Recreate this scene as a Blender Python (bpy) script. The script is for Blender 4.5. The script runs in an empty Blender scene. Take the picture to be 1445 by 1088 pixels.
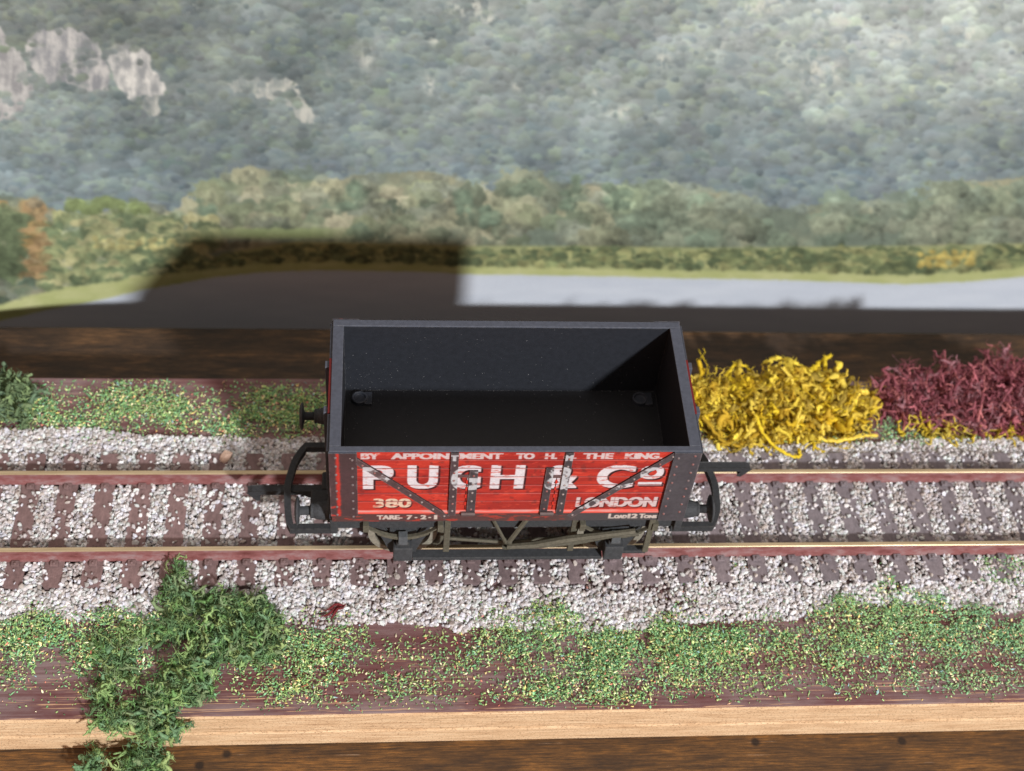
import bpy, math
import numpy as np
from mathutils import Matrix, Vector

rng = np.random.default_rng(7)
S = bpy.context.scene
COL = S.collection
U = 0.1                      # written in millimetres, 1 Blender unit = 1 cm

# ------------------------------------------------------------------ helpers
def lin(c):
    c = np.asarray(c, float) / 255.0
    return np.where(c <= 0.04045, c / 12.92, ((c + 0.055) / 1.055) ** 2.4)

class MB:
    """collects vertices / faces / colours, links them as ONE mesh object"""
    def __init__(self):
        self.v = []; self.f = []; self.c = []; self.m = []; self.n = 0
    def add(self, V, F, col=(0.5, 0.5, 0.5), mi=0):
        V = np.asarray(V, float).reshape(-1, 3)
        F = np.asarray(F, int)
        col = np.asarray(col, float)
        if col.ndim == 1: col = np.tile(col[:3], (len(V), 1))
        self.v.append(V); self.f.append(F + self.n); self.c.append(col[:, :3])
        self.m.append(np.full(len(F), mi, int)); self.n += len(V)
        return self
    def build(self, name, mats, parent=None, smooth=False, bevel=0, auto=None):
        V = np.concatenate(self.v) * U
        me = bpy.data.meshes.new(name)
        loops = np.concatenate([f.ravel() for f in self.f]).astype(np.int32)
        sizes = np.concatenate([np.full(len(f), f.shape[1]) for f in self.f]).astype(np.int32)
        me.vertices.add(len(V)); me.vertices.foreach_set('co', V.astype(np.float32).ravel())
        me.loops.add(len(loops)); me.loops.foreach_set('vertex_index', loops)
        me.polygons.add(len(sizes))
        st = np.concatenate([[0], np.cumsum(sizes)[:-1]]).astype(np.int32)
        me.polygons.foreach_set('loop_start', st)
        me.polygons.foreach_set('material_index', np.concatenate(self.m).astype(np.int32))
        me.polygons.foreach_set('use_smooth', np.full(len(sizes), bool(smooth)))
        me.update(calc_edges=True)
        ca = me.color_attributes.new('Col', 'FLOAT_COLOR', 'POINT')
        C = np.concatenate(self.c); C = np.hstack([C, np.ones((len(C), 1))])
        ca.data.foreach_set('color', C.astype(np.float32).ravel())
        if not isinstance(mats, (list, tuple)): mats = [mats]
        for m in mats: me.materials.append(m)
        o = bpy.data.objects.new(name, me); COL.objects.link(o)
        if parent: o.parent = parent
        if bevel:
            b = o.modifiers.new('bevel', 'BEVEL'); b.width = bevel * U; b.segments = 2
            b.limit_method = 'ANGLE'
        return o
    # shapes
    def box(self, x0, x1, y0, y1, z0, z1, col=(.5, .5, .5), mi=0):
        V = [(x, y, z) for x in (x0, x1) for y in (y0, y1) for z in (z0, z1)]
        F = [(0, 1, 3, 2), (4, 6, 7, 5), (0, 4, 5, 1), (2, 3, 7, 6), (0, 2, 6, 4), (1, 5, 7, 3)]
        return self.add(V, F, col, mi)
    def prism(self, pts, axis, a0, a1, col=(.5, .5, .5), mi=0):
        """polygon pts (in the two other axes, xyz order) pushed along axis; quads strip + fan caps"""
        pts = np.asarray(pts, float); n = len(pts)
        def put(a):
            q = np.zeros((n, 3)); o = [i for i in range(3) if i != axis]
            q[:, o[0]] = pts[:, 0]; q[:, o[1]] = pts[:, 1]; q[:, axis] = a; return q
        V = np.vstack([put(a0), put(a1)])
        i = np.arange(n); j = (i + 1) % n
        self.add(V, np.stack([i, j, j + n, i + n], 1), col, mi)
        self.f.append(np.array([i + self.n - 2 * n])); self.m.append(np.array([mi]))
        self.f.append(np.array([i[::-1] + self.n - n])); self.m.append(np.array([mi]))
        return self
    def tube(self, path, rad, sides=8, col=(.5, .5, .5), mi=0, flat=1.0):
        P = np.asarray(path, float); n = len(P)
        rad = np.broadcast_to(np.asarray(rad, float), (n,))
        T = np.gradient(P, axis=0); T /= np.linalg.norm(T, axis=1)[:, None] + 1e-9
        ref = np.array([0.31, 0.2, 0.93]); A = np.cross(T, ref); A /= np.linalg.norm(A, axis=1)[:, None] + 1e-9
        B = np.cross(T, A)
        th = np.linspace(0, 2 * np.pi, sides, endpoint=False)
        V = P[:, None] + rad[:, None, None] * (np.cos(th)[None, :, None] * A[:, None] + flat * np.sin(th)[None, :, None] * B[:, None])
        a = np.arange(n - 1)[:, None] * sides; k = np.arange(sides)[None]; k2 = (k + 1) % sides
        F = np.stack([a + k, a + k2, a + sides + k2, a + sides + k], -1).reshape(-1, 4)
        self.add(V.reshape(-1, 3), F, col, mi)
        e = np.arange(sides)
        self.f.append(np.array([e[::-1] + self.n - n * sides])); self.m.append(np.array([mi]))
        self.f.append(np.array([e + self.n - sides])); self.m.append(np.array([mi]))
        return self
    def lathe(self, prof, c, axis, sides=32, col=(.5, .5, .5), mi=0):
        """prof: list of (offset along axis, radius)"""
        prof = np.asarray(prof, float); n = len(prof)
        th = np.linspace(0, 2 * np.pi, sides, endpoint=False)
        o = [i for i in range(3) if i != axis]
        V = np.zeros((n, sides, 3)); V[..., axis] = prof[:, 0][:, None]
        V[..., o[0]] = prof[:, 1][:, None] * np.cos(th); V[..., o[1]] = prof[:, 1][:, None] * np.sin(th)
        V += np.asarray(c, float)
        a = np.arange(n - 1)[:, None] * sides; k = np.arange(sides)[None]; k2 = (k + 1) % sides
        F = np.stack([a + k, a + k2, a + sides + k2, a + sides + k], -1).reshape(-1, 4)
        return self.add(V.reshape(-1, 3), F, col, mi)
    def grid(self, P, col, mi=0):
        """P (a,b,3)"""
        a, b = P.shape[:2]
        i = np.arange(a - 1)[:, None] * b; j = np.arange(b - 1)[None]
        F = np.stack([i + j, i + j + 1, i + b + j + 1, i + b + j], -1).reshape(-1, 4)
        return self.add(P.reshape(-1, 3), F, np.asarray(col).reshape(-1, 3), mi)

def empty(name, loc=(0, 0, 0)):
    o = bpy.data.objects.new(name, None); COL.objects.link(o)
    o.location = [a * U for a in loc]; o.empty_display_size = 0.5
    return o
def tag(o, label=None, cat=None, group=None, kind=None):
    if label: o['label'] = label
    if cat: o['category'] = cat
    if group: o['group'] = group
    if kind: o['kind'] = kind
    return o

def vnoise(h, w, cell, seed, cellx=None):
    """smooth value noise on an h x w raster"""
    r = np.random.default_rng(seed); cx = cellx or cell
    gh, gw = int(h / cell) + 3, int(w / cx) + 3
    g = r.random((gh, gw))
    y = np.arange(h) / cell; x = np.arange(w) / cx
    yi = y.astype(int); xi = x.astype(int); fy = y - yi; fx = x - xi
    fy = fy * fy * (3 - 2 * fy); fx = fx * fx * (3 - 2 * fx)
    a = g[yi][:, xi]; b = g[yi][:, xi + 1]; c = g[yi + 1][:, xi]; d = g[yi + 1][:, xi + 1]
    return (a * (1 - fx) + b * fx) * (1 - fy)[:, None] + (c * (1 - fx) + d * fx) * fy[:, None]
def fbm(h, w, cell, seed, octv=4, cellx=None, gain=.55):
    t = 0; s = 0; a = 1
    for o in range(octv):
        t = t + a * vnoise(h, w, max(cell / 2 ** o, 1), seed + 31 * o, (cellx / 2 ** o if cellx and cellx / 2 ** o > 1 else (1 if cellx else None)))
        s += a; a *= gain
    return t / s
def sstep(a, b, x):
    t = np.clip((x - a) / (b - a), 0, 1); return t * t * (3 - 2 * t)
def sample(img, x, y):
    """bilinear, pixel coordinates"""
    h, w = img.shape[:2]
    x = np.clip(x, 0, w - 1.001); y = np.clip(y, 0, h - 1.001)
    xi = x.astype(int); yi = y.astype(int); fx = x - xi; fy = y - yi
    if img.ndim == 3: fx = fx[..., None]; fy = fy[..., None]
    return (img[yi, xi] * (1 - fx) + img[yi, xi + 1] * fx) * (1 - fy) + (img[yi + 1, xi] * (1 - fx) + img[yi + 1, xi + 1] * fx) * fy

# ------------------------------------------------------------------ materials
def new_mat(name):
    m = bpy.data.materials.new(name); m.use_nodes = True
    nt = m.node_tree; b = nt.nodes['Principled BSDF']
    return m, nt, b
def nd(nt, t, **kw):
    n = nt.nodes.new(t)
    for k, v in kw.items():
        if k.startswith('i_'): n.inputs[k[2:].replace('_', ' ')].default_value = v
        else: setattr(n, k, v)
    return n
def coords(nt, scale=(1, 1, 1)):
    tc = nd(nt, 'ShaderNodeTexCoord'); mp = nd(nt, 'ShaderNodeMapping')
    mp.inputs['Scale'].default_value = scale
    nt.links.new(tc.outputs['Object'], mp.inputs['Vector']); return mp.outputs['Vector']
def noise(nt, scale, detail=4, rough=.6, vec=None, stretch=(1, 1, 1)):
    n = nd(nt, 'ShaderNodeTexNoise'); n.inputs['Scale'].default_value = scale
    n.inputs['Detail'].default_value = detail; n.inputs['Roughness'].default_value = rough
    nt.links.new(vec if vec else coords(nt, stretch), n.inputs['Vector']); return n.outputs['Fac']
def ramp(nt, fac, stops, interp='LINEAR'):
    r = nd(nt, 'ShaderNodeValToRGB'); r.color_ramp.interpolation = interp
    e = r.color_ramp.elements
    while len(e) < len(stops): e.new(0.5)
    for x, (p, c) in zip(e, stops):
        x.position = p
        x.color = (c, c, c, 1) if np.isscalar(c) else (*c, 1)
    nt.links.new(fac, r.inputs['Fac']); return r.outputs['Color']
def mix(nt, fac, a, b, mode='MIX'):
    n = nd(nt, 'ShaderNodeMix', data_type='RGBA', blend_type=mode)
    for s, i in ((fac, 0), (a, 6), (b, 7)):
        if hasattr(s, 'is_linked') or hasattr(s, 'links'): nt.links.new(s, n.inputs[i])
        elif i == 0: n.inputs[0].default_value = s
        else: n.inputs[i].default_value = (*s, 1)
    return n.outputs[2]
def bump(nt, b, h, strength, dist=.02):
    n = nd(nt, 'ShaderNodeBump'); n.inputs['Strength'].default_value = strength; n.inputs['Distance'].default_value = dist
    nt.links.new(h, n.inputs['Height']); nt.links.new(n.outputs['Normal'], b.inputs['Normal'])

def mat_col(name, rough=.7, spec=.3, var=.25, nscale=20, bstr=.3, bdist=.01, speck=0, stretch=(1, 1, 1)):
    """colour attribute varied by noise"""
    m, nt, b = new_mat(name)
    at = nd(nt, 'ShaderNodeAttribute', attribute_name='Col')
    nz = noise(nt, nscale, 5, .65, stretch=stretch)
    v = ramp(nt, nz, [(.25, 1 - var), (.75, 1 + var)])
    c = mix(nt, 1.0, at.outputs['Color'], v, 'MULTIPLY')
    if speck:
        vo = nd(nt, 'ShaderNodeTexVoronoi'); vo.inputs['Scale'].default_value = speck
        nt.links.new(coords(nt), vo.inputs['Vector'])
        k = ramp(nt, vo.outputs['Distance'], [(.05, 1.0), (.10, 0.0)])
        g = ramp(nt, noise(nt, 1.3, 3), [(.56, 0.0), (.66, .55)])
        k2 = mix(nt, 1.0, k, g, 'MULTIPLY')
        c = mix(nt, k2, c, (.30, .30, .30))
    nt.links.new(c, b.inputs['Base Color'])
    b.inputs['Roughness'].default_value = rough
    b.inputs['Specular IOR Level'].default_value = spec
    if bstr: bump(nt, b, noise(nt, nscale * 2.2, 4), bstr, bdist)
    return m

M_paint = mat_col('painted_planks', .5, .35, .10, 25, .25, .006, stretch=(.3, 1, 1))
M_black = mat_col('black_plastic', .62, .35, .22, 14, .25, .006)
M_tub = mat_col('black_tub_plastic', .55, .4, .2, 9, .3, .006, speck=13)
M_iron = mat_col('weathered_black_iron', .72, .3, .35, 18, .4, .01)
def edge_wear(m, col, rad, amt):
    nt = m.node_tree; b = nt.nodes['Principled BSDF']
    src = b.inputs['Base Color'].links[0].from_socket
    bv = nd(nt, 'ShaderNodeBevel', samples=4); bv.inputs['Radius'].default_value = rad
    ge = nd(nt, 'ShaderNodeNewGeometry')
    dp = nd(nt, 'ShaderNodeVectorMath', operation='DOT_PRODUCT')
    nt.links.new(bv.outputs[0], dp.inputs[0]); nt.links.new(ge.outputs['Normal'], dp.inputs[1])
    k = ramp(nt, dp.outputs['Value'], [(.80, amt), (.97, 0)])
    k = mix(nt, 1.0, k, ramp(nt, noise(nt, 12, 5, .7), [(.40, 0), (.60, 1)]), 'MULTIPLY')
    c = mix(nt, k, src, col); nt.links.new(c, b.inputs['Base Color'])
edge_wear(M_black, (.20, .20, .21), .022, .8); edge_wear(M_tub, (.20, .20, .21), .022, .7); edge_wear(M_iron, (.20, .19, .16), .02, .6)
M_stone = mat_col('ballast_chippings', .85, .25, .22, 14, .4, .02)
M_flake = mat_col('scatter_flakes', .85, .15, .1, 30, 0)
M_moss = mat_col('dyed_moss', .95, .05, .38, 34, .7, .02)
M_print = mat_col('printed_backdrop', .6, .2, .03, 60, 0)
M_sleeper = mat_col('sleeper_plastic', .8, .2, .32, 9, .5, .02, stretch=(1.6, .7, 1))

m, nt, b = new_mat('rail_top'); M_railtop = m
c = ramp(nt, noise(nt, 3, 5, .6, stretch=(.25, 4, 1)), [(.3, tuple(lin((168, 148, 116)))), (.7, tuple(lin((206, 190, 158))))])
nt.links.new(c, b.inputs['Base Color']); b.inputs['Metallic'].default_value = .55; b.inputs['Roughness'].default_value = .38
m, nt, b = new_mat('rail_rust'); M_railrust = m
c = ramp(nt, noise(nt, 6, 6, .7, stretch=(.4, 1, 1)), [(.3, tuple(lin((98, 50, 48)))), (.48, tuple(lin((132, 84, 84)))), (.66, tuple(lin((146, 122, 124))))])
nt.links.new(c, b.inputs['Base Color']); b.inputs['Roughness'].default_value = .8

# dark-red painted board top, scratched along the grain, dusty
m, nt, b = new_mat('red_painted_board'); M_board = m
base = ramp(nt, noise(nt, 1.1, 6, .7, stretch=(.35, 1, 1)), [(.28, tuple(lin((98, 52, 52)))), (.44, tuple(lin((114, 84, 85)))), (.60, tuple(lin((134, 116, 118))))])
grain = noise(nt, 9, 5, .7, stretch=(.035, 1.6, 1))
base = mix(nt, ramp(nt, grain, [(.40, .5), (.56, 0)]), base, tuple(lin((84, 38, 40))))
scr = noise(nt, 22, 4, .62, stretch=(.035, 1.3, 1))
scr = ramp(nt, scr, [(.585, 0), (.64, 1)])
tc = nd(nt, 'ShaderNodeTexCoord'); sx = nd(nt, 'ShaderNodeSeparateXYZ'); nt.links.new(tc.outputs['Object'], sx.inputs[0])
mr = nd(nt, 'ShaderNodeMapRange'); mr.inputs[1].default_value = -2.5; mr.inputs[2].default_value = -4.0; mr.inputs[3].default_value = .22; mr.inputs[4].default_value = .95
nt.links.new(sx.outputs['Y'], mr.inputs[0])
k = mix(nt, 1.0, scr, mr.outputs[0], 'MULTIPLY')
base = mix(nt, k, base, tuple(lin((198, 160, 128))))
nt.links.new(base, b.inputs['Base Color']); b.inputs['Roughness'].default_value = .55; b.inputs['Specular IOR Level'].default_value = .3
bump(nt, b, grain, .35, .02)

# raw plywood edge
m, nt, b = new_mat('plywood_edge'); M_ply = m
lay = noise(nt, 7, 8, .78, stretch=(.16, .6, 2.6))
c = ramp(nt, lay, [(.30, tuple(lin((164, 130, 96)))), (.48, tuple(lin((212, 180, 142)))), (.68, tuple(lin((234, 210, 174))))])
pit = ramp(nt, noise(nt, 40, 4, .7, stretch=(.6, 1, 1)), [(.54, 0), (.66, .8)])
c = mix(nt, pit, c, tuple(lin((110, 76, 52))))
nt.links.new(c, b.inputs['Base Color']); b.inputs['Roughness'].default_value = .85
bump(nt, b, noise(nt, 22, 5, .7, stretch=(.12, 1, 1.5)), .6, .03)

# dark stained timber bench
def timber(name, lo_, mid, hi, knots):
    m, nt, b = new_mat(name)
    c = ramp(nt, noise(nt, 1.9, 8, .78, stretch=(.22, 1, 1)), [(.36, tuple(lin(lo_))), (.52, tuple(lin(mid))), (.70, tuple(lin(hi)))])
    fib = noise(nt, 30, 5, .75, stretch=(.06, 1.3, 1.3))
    c = mix(nt, ramp(nt, fib, [(.40, .85), (.62, 0)]), c, tuple(lin(lo_) * .75))
    line = ramp(nt, noise(nt, 26, 3, .6, stretch=(.04, 1.5, 1)), [(.70, 0), (.75, .6)])
    if knots: c = mix(nt, line, c, tuple(lin((176, 158, 140))))
    tc = nd(nt, 'ShaderNodeTexCoord')
    wob = noise(nt, 9, 3)
    for (x, y, r) in knots:
        d = nd(nt, 'ShaderNodeVectorMath', operation='DISTANCE'); d.inputs[1].default_value = (x * U, y * U, -1.52)
        nt.links.new(tc.outputs['Object'], d.inputs[0])
        ad = nd(nt, 'ShaderNodeMath', operation='MULTIPLY_ADD'); ad.inputs[1].default_value = .06; nt.links.new(wob, ad.inputs[0]); nt.links.new(d.outputs['Value'], ad.inputs[2])
        c = mix(nt, ramp(nt, ad.outputs[0], [(.085, .9), (.135, 0)]), c, tuple(lin((34, 28, 26))))
    nt.links.new(c, b.inputs['Base Color']); b.inputs['Roughness'].default_value = .55; b.inputs['Specular IOR Level'].default_value = .3
    bump(nt, b, fib, .4, .02)
    return m
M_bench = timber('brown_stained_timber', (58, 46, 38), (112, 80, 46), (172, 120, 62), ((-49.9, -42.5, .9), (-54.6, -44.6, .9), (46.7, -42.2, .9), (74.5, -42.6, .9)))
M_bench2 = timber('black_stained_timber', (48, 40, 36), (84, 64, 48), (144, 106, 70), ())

m, nt, b = new_mat('dark_floor'); M_floor = m
c = ramp(nt, noise(nt, .4, 4), [(.3, (.05, .032, .02)), (.7, (.08, .05, .03))])
nt.links.new(c, b.inputs['Base Color']); b.inputs['Roughness'].default_value = .8

# ------------------------------------------------------------------ camera
R = Vector((0.9958519793777552, -0.055298357197923045, 0.07225598148678099))
UP = Vector((-0.0033794394236951047, 0.7710983641683243, 0.6367070693545941))
F = Vector((0.09092532407744666, 0.6343101800130164, -0.7677129548035946))
CP = Vector((-22.42066315, -155.886475, 225.82287747)) * U
cam = bpy.data.cameras.new('camera'); camo = bpy.data.objects.new('camera', cam); COL.objects.link(camo)
mt = Matrix.Identity(4)
for i in range(3):
    mt[i][0] = R[i]; mt[i][1] = UP[i]; mt[i][2] = -F[i]; mt[i][3] = CP[i]
camo.matrix_world = mt
cam.sensor_fit = 'HORIZONTAL'; cam.sensor_width = 36; cam.lens = 36 * 2005.859 / 1445
cam.clip_start = .1; cam.clip_end = 2000
cam.dof.use_dof = True; cam.dof.focus_distance = 24.6; cam.dof.aperture_fstop = .23
S.camera = camo

# ------------------------------------------------------------------ light
w = bpy.data.worlds.new('World'); S.world = w; w.use_nodes = True
nt = w.node_tree; bg = nt.nodes['Background']
tc = nd(nt, 'ShaderNodeTexCoord'); sx = nd(nt, 'ShaderNodeSeparateXYZ')
nrm = nd(nt, 'ShaderNodeVectorMath', operation='NORMALIZE'); nt.links.new(tc.outputs['Generated'], nrm.inputs[0])
nt.links.new(nrm.outputs[0], sx.inputs[0])
mr = nd(nt, 'ShaderNodeMapRange'); mr.inputs[1].default_value = -1; nt.links.new(sx.outputs['Z'], mr.inputs[0])
room = ramp(nt, mr.outputs[0], [(.0, (.02, .012, .008)), (.34, (.03, .016, .01)), (.40, (.30, .125, .06)), (.64, (.58, .23, .105)), (.80, (.10, .06, .042)), (.93, (.80, .69, .60)), (1.0, (1.25, 1.10, .98))])
SUN = Vector((.52, -1, .69)).normalized()
dt = nd(nt, 'ShaderNodeVectorMath', operation='DOT_PRODUCT'); dt.inputs[1].default_value = Vector((.45, -1, .62)).normalized()
nt.links.new(nrm.outputs[0], dt.inputs[0])
win = ramp(nt, dt.outputs['Value'], [(.90, 0), (.96, 1)])     # the window the light comes through
c = mix(nt, win, room, (.16, .15, .15))
nt.links.new(c, bg.inputs['Color']); bg.inputs['Strength'].default_value = 1.0
ld = bpy.data.lights.new('window_light', 'AREA'); lo = bpy.data.objects.new('window_light', ld); COL.objects.link(lo)
ld.shape = 'DISK'; ld.size = 18.0; ld.color = (1, .985, .965)
D = 300.0
ld.energy = 4.2 * math.pi * D * D
lo.location = SUN * D
lo.rotation_euler = (-SUN).to_track_quat('-Z', 'Y').to_euler()

S.view_settings.view_transform = 'Standard'; S.view_settings.look = 'None'
S.view_settings.exposure = 0; S.view_settings.gamma = 1; S.view_settings.use_curve_mapping = False

# ------------------------------------------------------------------ setting: floor, bench, board
mb = MB(); mb.box(-320, 340, -260, 300, -70, -60)
tag(mb.build('floor', M_floor), kind='structure')

mb = MB(); mb.box(-190, 210, -62, 18, -45, -15.2)
o = mb.build('wooden_bench', M_bench, bevel=.5)
tag(o, 'near brown stained timber plank with black knots, under the front of the red board', 'bench')
mb = MB(); mb.box(-185, 200, -55, 16, -60, -45.02); mb.build('plinth', M_bench, o)

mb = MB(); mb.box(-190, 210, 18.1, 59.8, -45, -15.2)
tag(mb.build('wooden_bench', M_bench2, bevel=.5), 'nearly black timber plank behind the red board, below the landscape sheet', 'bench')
board = empty('baseboard', (0, 0, -15.2))
tag(board, 'long dark red painted plywood board with a raw tan front edge, carrying the track', 'board')
for y0, z0, z1 in ((-40.98, .02, 4.9), (-40.8, 5.1, 10.55)):
    mb = MB(); mb.box(-180, 200, y0, 35.7, z0, z1)
    mb.build('plywood_layer', M_ply, board, bevel=.35)
mb = MB(); mb.box(-180, 200, -40.5, 35.8, 10.56, 11.0)
mb.build('painted_top', M_board, board, bevel=.12)
ZB = -4.2

# ------------------------------------------------------------------ backdrop: a printed sheet with a hillside landscape
def paint_landscape():
    u0, v0, W, H = -140, -80, 1780, 700
    uu, vv = np.meshgrid(np.arange(W) + u0, np.arange(H) + v0)
    n1 = fbm(H, W, 150, 1, 4); n2 = fbm(H, W, 26, 2, 4); n3 = fbm(H, W, 8, 3, 3); n4 = fbm(H, W, 70, 4, 4)
    def lerp(a, b, t): return np.asarray(a) * (1 - t[..., None]) + np.asarray(b) * t[..., None]
    hill = lerp((99, 113, 116), (129, 143, 144), sstep(.28, .70, n1))
    tl = sstep(520, 0, uu) * sstep(260, -40, vv)
    hill = hill * (1 - .17 * tl[..., None]) + tl[..., None] * np.array([3, -1, -4])
    tr = sstep(350, 1350, uu + 120 * (n4 - .5)) * sstep(270, -30, vv)
    hill = lerp(hill, (180, 192, 193), .72 * tr)
    lowb = sstep(120, 270, vv)
    hill = lerp(hill, (104, 120, 130), .55 * lowb)
    mid = fbm(H, W, 46, 61, 3, cellx=70); big_ = fbm(H, W, 95, 62, 3, cellx=160)
    sk = np.abs(fbm(H, W, 120, 63, 3, cellx=90) - .5) * 2                      # gullies and ridges
    hill = hill * (1 + .16 * (mid - .5) + .12 * (big_ - .5) - .10 * sstep(.14, .0, sk))[..., None]
    img = hill * (1 + .24 * (n2 - .5)[..., None])
    r = np.random.default_rng(5)
    def crowns(N, ulo, uhi, vlo, vhi, rmin, rmax, amp, colf, soft=.35, tex=.14, accept=None, jit=.1):
        us = r.uniform(ulo, uhi, N); vs = r.uniform(vlo, vhi, N)
        k = np.argsort(vs)
        for u, v in zip(us[k], vs[k]):
            if accept is not None and not accept(u, v): continue
            rad = r.uniform(rmin, rmax); rx = rad * r.uniform(.9, 1.5); ry = rad * r.uniform(.65, 1.0)
            xa, xb = int(u - rx * 1.3) - u0, int(u + rx * 1.3) + 2 - u0
            ya, yb = int(v - ry * 1.3) - v0, int(v + ry * 1.3) + 2 - v0
            if xa < 0 or ya < 0 or xb >= W or yb >= H: continue
            X = (uu[ya:yb, xa:xb] - u) / rx; Y = (vv[ya:yb, xa:xb] - v) / ry
            d = np.sqrt(X * X + Y * Y) + .75 * (n3[ya:yb, xa:xb] - .5) + .7 * (n2[ya:yb, xa:xb] - .5)
            al = sstep(1.0, 1.0 - soft, d) * r.uniform(.55, .95)
            sh = np.clip(-.75 * Y - .25 * X, -1, 1)
            c = colf(u, v)
            if c is None: c = img[ya:yb, xa:xb].mean((0, 1))
            lum = 1 + amp * sh + jit * r.normal() + tex * 2 * (n3[ya:yb, xa:xb] - .5)
            img[ya:yb, xa:xb] = img[ya:yb, xa:xb] * (1 - al[..., None]) + np.asarray(c) * lum[..., None] * al[..., None]
    hb = hill.copy()
    def hillcol(u, v):
        c = hb[int(v) - v0, int(u) - u0]
        return c + r.normal(0, 1.2, 3) + (np.array([8, 9, 1]) if r.random() < .15 else 0)
    dip = lambda u, v: 1 + .22 * (mid[int(v) - v0, int(u) - u0] - .5)
    def treecol(u, v):
        c = hillcol(u, v) * dip(u, v)
        q = r.random()
        if q < .16: c = c * 1.07 + np.array((4, 6, -5))
        elif q < .34: c = c * np.array((.86, .89, .92))
        return c
    crowns(900, -135, 1630, -76, 300, 16, 30, .16, treecol, jit=.04, tex=.07, soft=.5)
    crowns(5200, -135, 1630, -76, 302, 8, 17, .26, treecol, jit=.045, tex=.10, soft=.38)
    crowns(2600, -135, 1630, -76, 302, 4, 8, .22, treecol, jit=.05, tex=.12, soft=.5)
    # pale rock faces
    from_poly = lambda P: np.asarray(P, float)
    def inside(P):
        P = from_poly(P); ins = np.zeros(uu.shape, bool); j = len(P) - 1
        wu = uu + 9 * (n2 - .5) * 2; wv = vv + 8 * (n3 - .5) * 2 + 6 * (n2 - .5)
        for i in range(len(P)):
            a, bq = P[i], P[j]
            cnd = (a[1] > wv) != (bq[1] > wv)
            ins ^= cnd & (wu < (bq[0] - a[0]) * (wv - a[1]) / (bq[1] - a[1] + 1e-9) + a[0]); j = i
        return ins
    def soften(mk, k=1):
        mk = mk.astype(float)
        for _ in range(k):
            mk = (mk + np.roll(mk, 1, 0) + np.roll(mk, -1, 0) + np.roll(mk, 1, 1) + np.roll(mk, -1, 1)) / 5
        return mk
    vst = fbm(H, W, 34, 11, 4, cellx=7); vst2 = fbm(H, W, 12, 12, 3)
    def rock(P, c0, c1, keep=1.0):
        mk = soften(inside(P), 2) * keep
        t = np.clip(.5 + 1.9 * (vst - .5) + 1.6 * (vst2 - .5), 0, 1)
        mk = mk * (1 - .6 * sstep(.60, .74, n2))
        img[:] = img * (1 - mk[..., None]) + lerp(c0, c1, t) * mk[..., None]
    rock([(-140, 20), (-20, 30), (2, 38), (10, 62), (27, 72), (38, 98), (52, 118), (38, 138), (22, 165), (-20, 175), (-140, 170)], (132, 132, 136), (188, 188, 187), .98)
    rock([(34, 62), (58, 42), (95, 38), (122, 44), (140, 58), (152, 90), (150, 122), (112, 128), (92, 112), (70, 118), (48, 98)], (126, 129, 136), (190, 190, 189), .98)
    rock([(150, 68), (172, 60), (205, 68), (216, 96), (234, 122), (230, 136), (208, 132), (188, 142), (168, 124), (156, 104)], (138, 142, 146), (216, 217, 213), 1)
    rock([(208, 132), (224, 134), (228, 160), (214, 166), (206, 150)], (130, 135, 136), (205, 205, 198), .8)
    rock([(318, 112), (345, 102), (372, 112), (400, 106), (420, 118), (440, 150), (455, 172), (430, 175), (412, 150), (378, 138), (345, 128), (325, 132)], (140, 150, 150), (216, 216, 206), .75)
    rock([(455, 75), (462, 110), (490, 90), (500, 50), (560, 60), (530, 110), (505, 125)], (130, 142, 145), (200, 204, 196), .18)
    # trees growing over and in front of the crags
    edge = lambda u, v: (u < 250 and 30 < v < 190) or (310 < u < 470 and 90 < v < 190)
    crowns(520, -130, 470, 30, 190, 4, 10, .22, treecol, jit=.05, tex=.12, soft=.45, accept=lambda u, v: edge(u, v) and (n2[int(v) - v0, int(u) - u0] > .55 or v > 128))
    for (u, v, a, bq) in ((518, 80, 8, 14), (606, 118, 7, 13), (665, 8, 34, 14), (615, 55, 10, 6), (690, 26, 12, 6), (842, 128, 6, 5), (1150, 95, 16, 22), (1010, 62, 12, 8), (935, 85, 12, 12), (880, 158, 24, 7), (1075, 8, 30, 12), (1195, 28, 26, 8), (1270, 52, 16, 10), (1370, 45, 18, 9), (270, 8, 8, 10), (1180, 100, 8, 14), (730, 120, 8, 6)):
        d = ((uu - u) / a) ** 2 + ((vv - v) / bq) ** 2
        mk = np.exp(-d) * sstep(.42, .62, n3 * .6 + vst * .4) * .8
        img[:] = img * (1 - mk[..., None]) + np.array([208, 214, 204]) * mk[..., None]
    # the valley wood in front of the hill
    tu = [-140, -60, 0, 60, 85, 120, 200, 262, 280, 310, 350, 385, 440, 480, 530, 600, 640, 680, 720, 760, 800, 850, 900, 950, 1000, 1050, 1100, 1150, 1200, 1250, 1300, 1335, 1400, 1445, 1640]
    tv = [255, 262, 266, 272, 300, 290, 278, 288, 262, 238, 222, 228, 240, 240, 230, 230, 236, 262, 246, 236, 250, 250, 252, 250, 258, 264, 282, 276, 268, 276, 270, 246, 240, 238, 232]
    top = np.interp(uu[0], tu, tv); topf = lambda u: np.interp(u, tu, tv)
    lu = [-140, 0, 60, 150, 200, 300, 370, 460, 600, 660, 800, 965, 1100, 1280, 1360, 1445, 1640]
    lv = [466, 452, 438, 420, 408, 389, 381, 378, 381, 385, 388, 392, 393, 398, 395, 388, 376]
    lake = np.interp(uu[0], lu, lv); lakef = lambda u: np.interp(u, lu, lv)
    mk = soften(vv > top + 10 + 10 * (n3 - .5), 2)
    wood = lerp((98, 110, 98), (140, 142, 118), sstep(.35, .65, n4))
    img = img * (1 - mk[..., None]) + wood * (1 + .25 * (n3 - .5)[..., None]) * mk[..., None]
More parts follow.
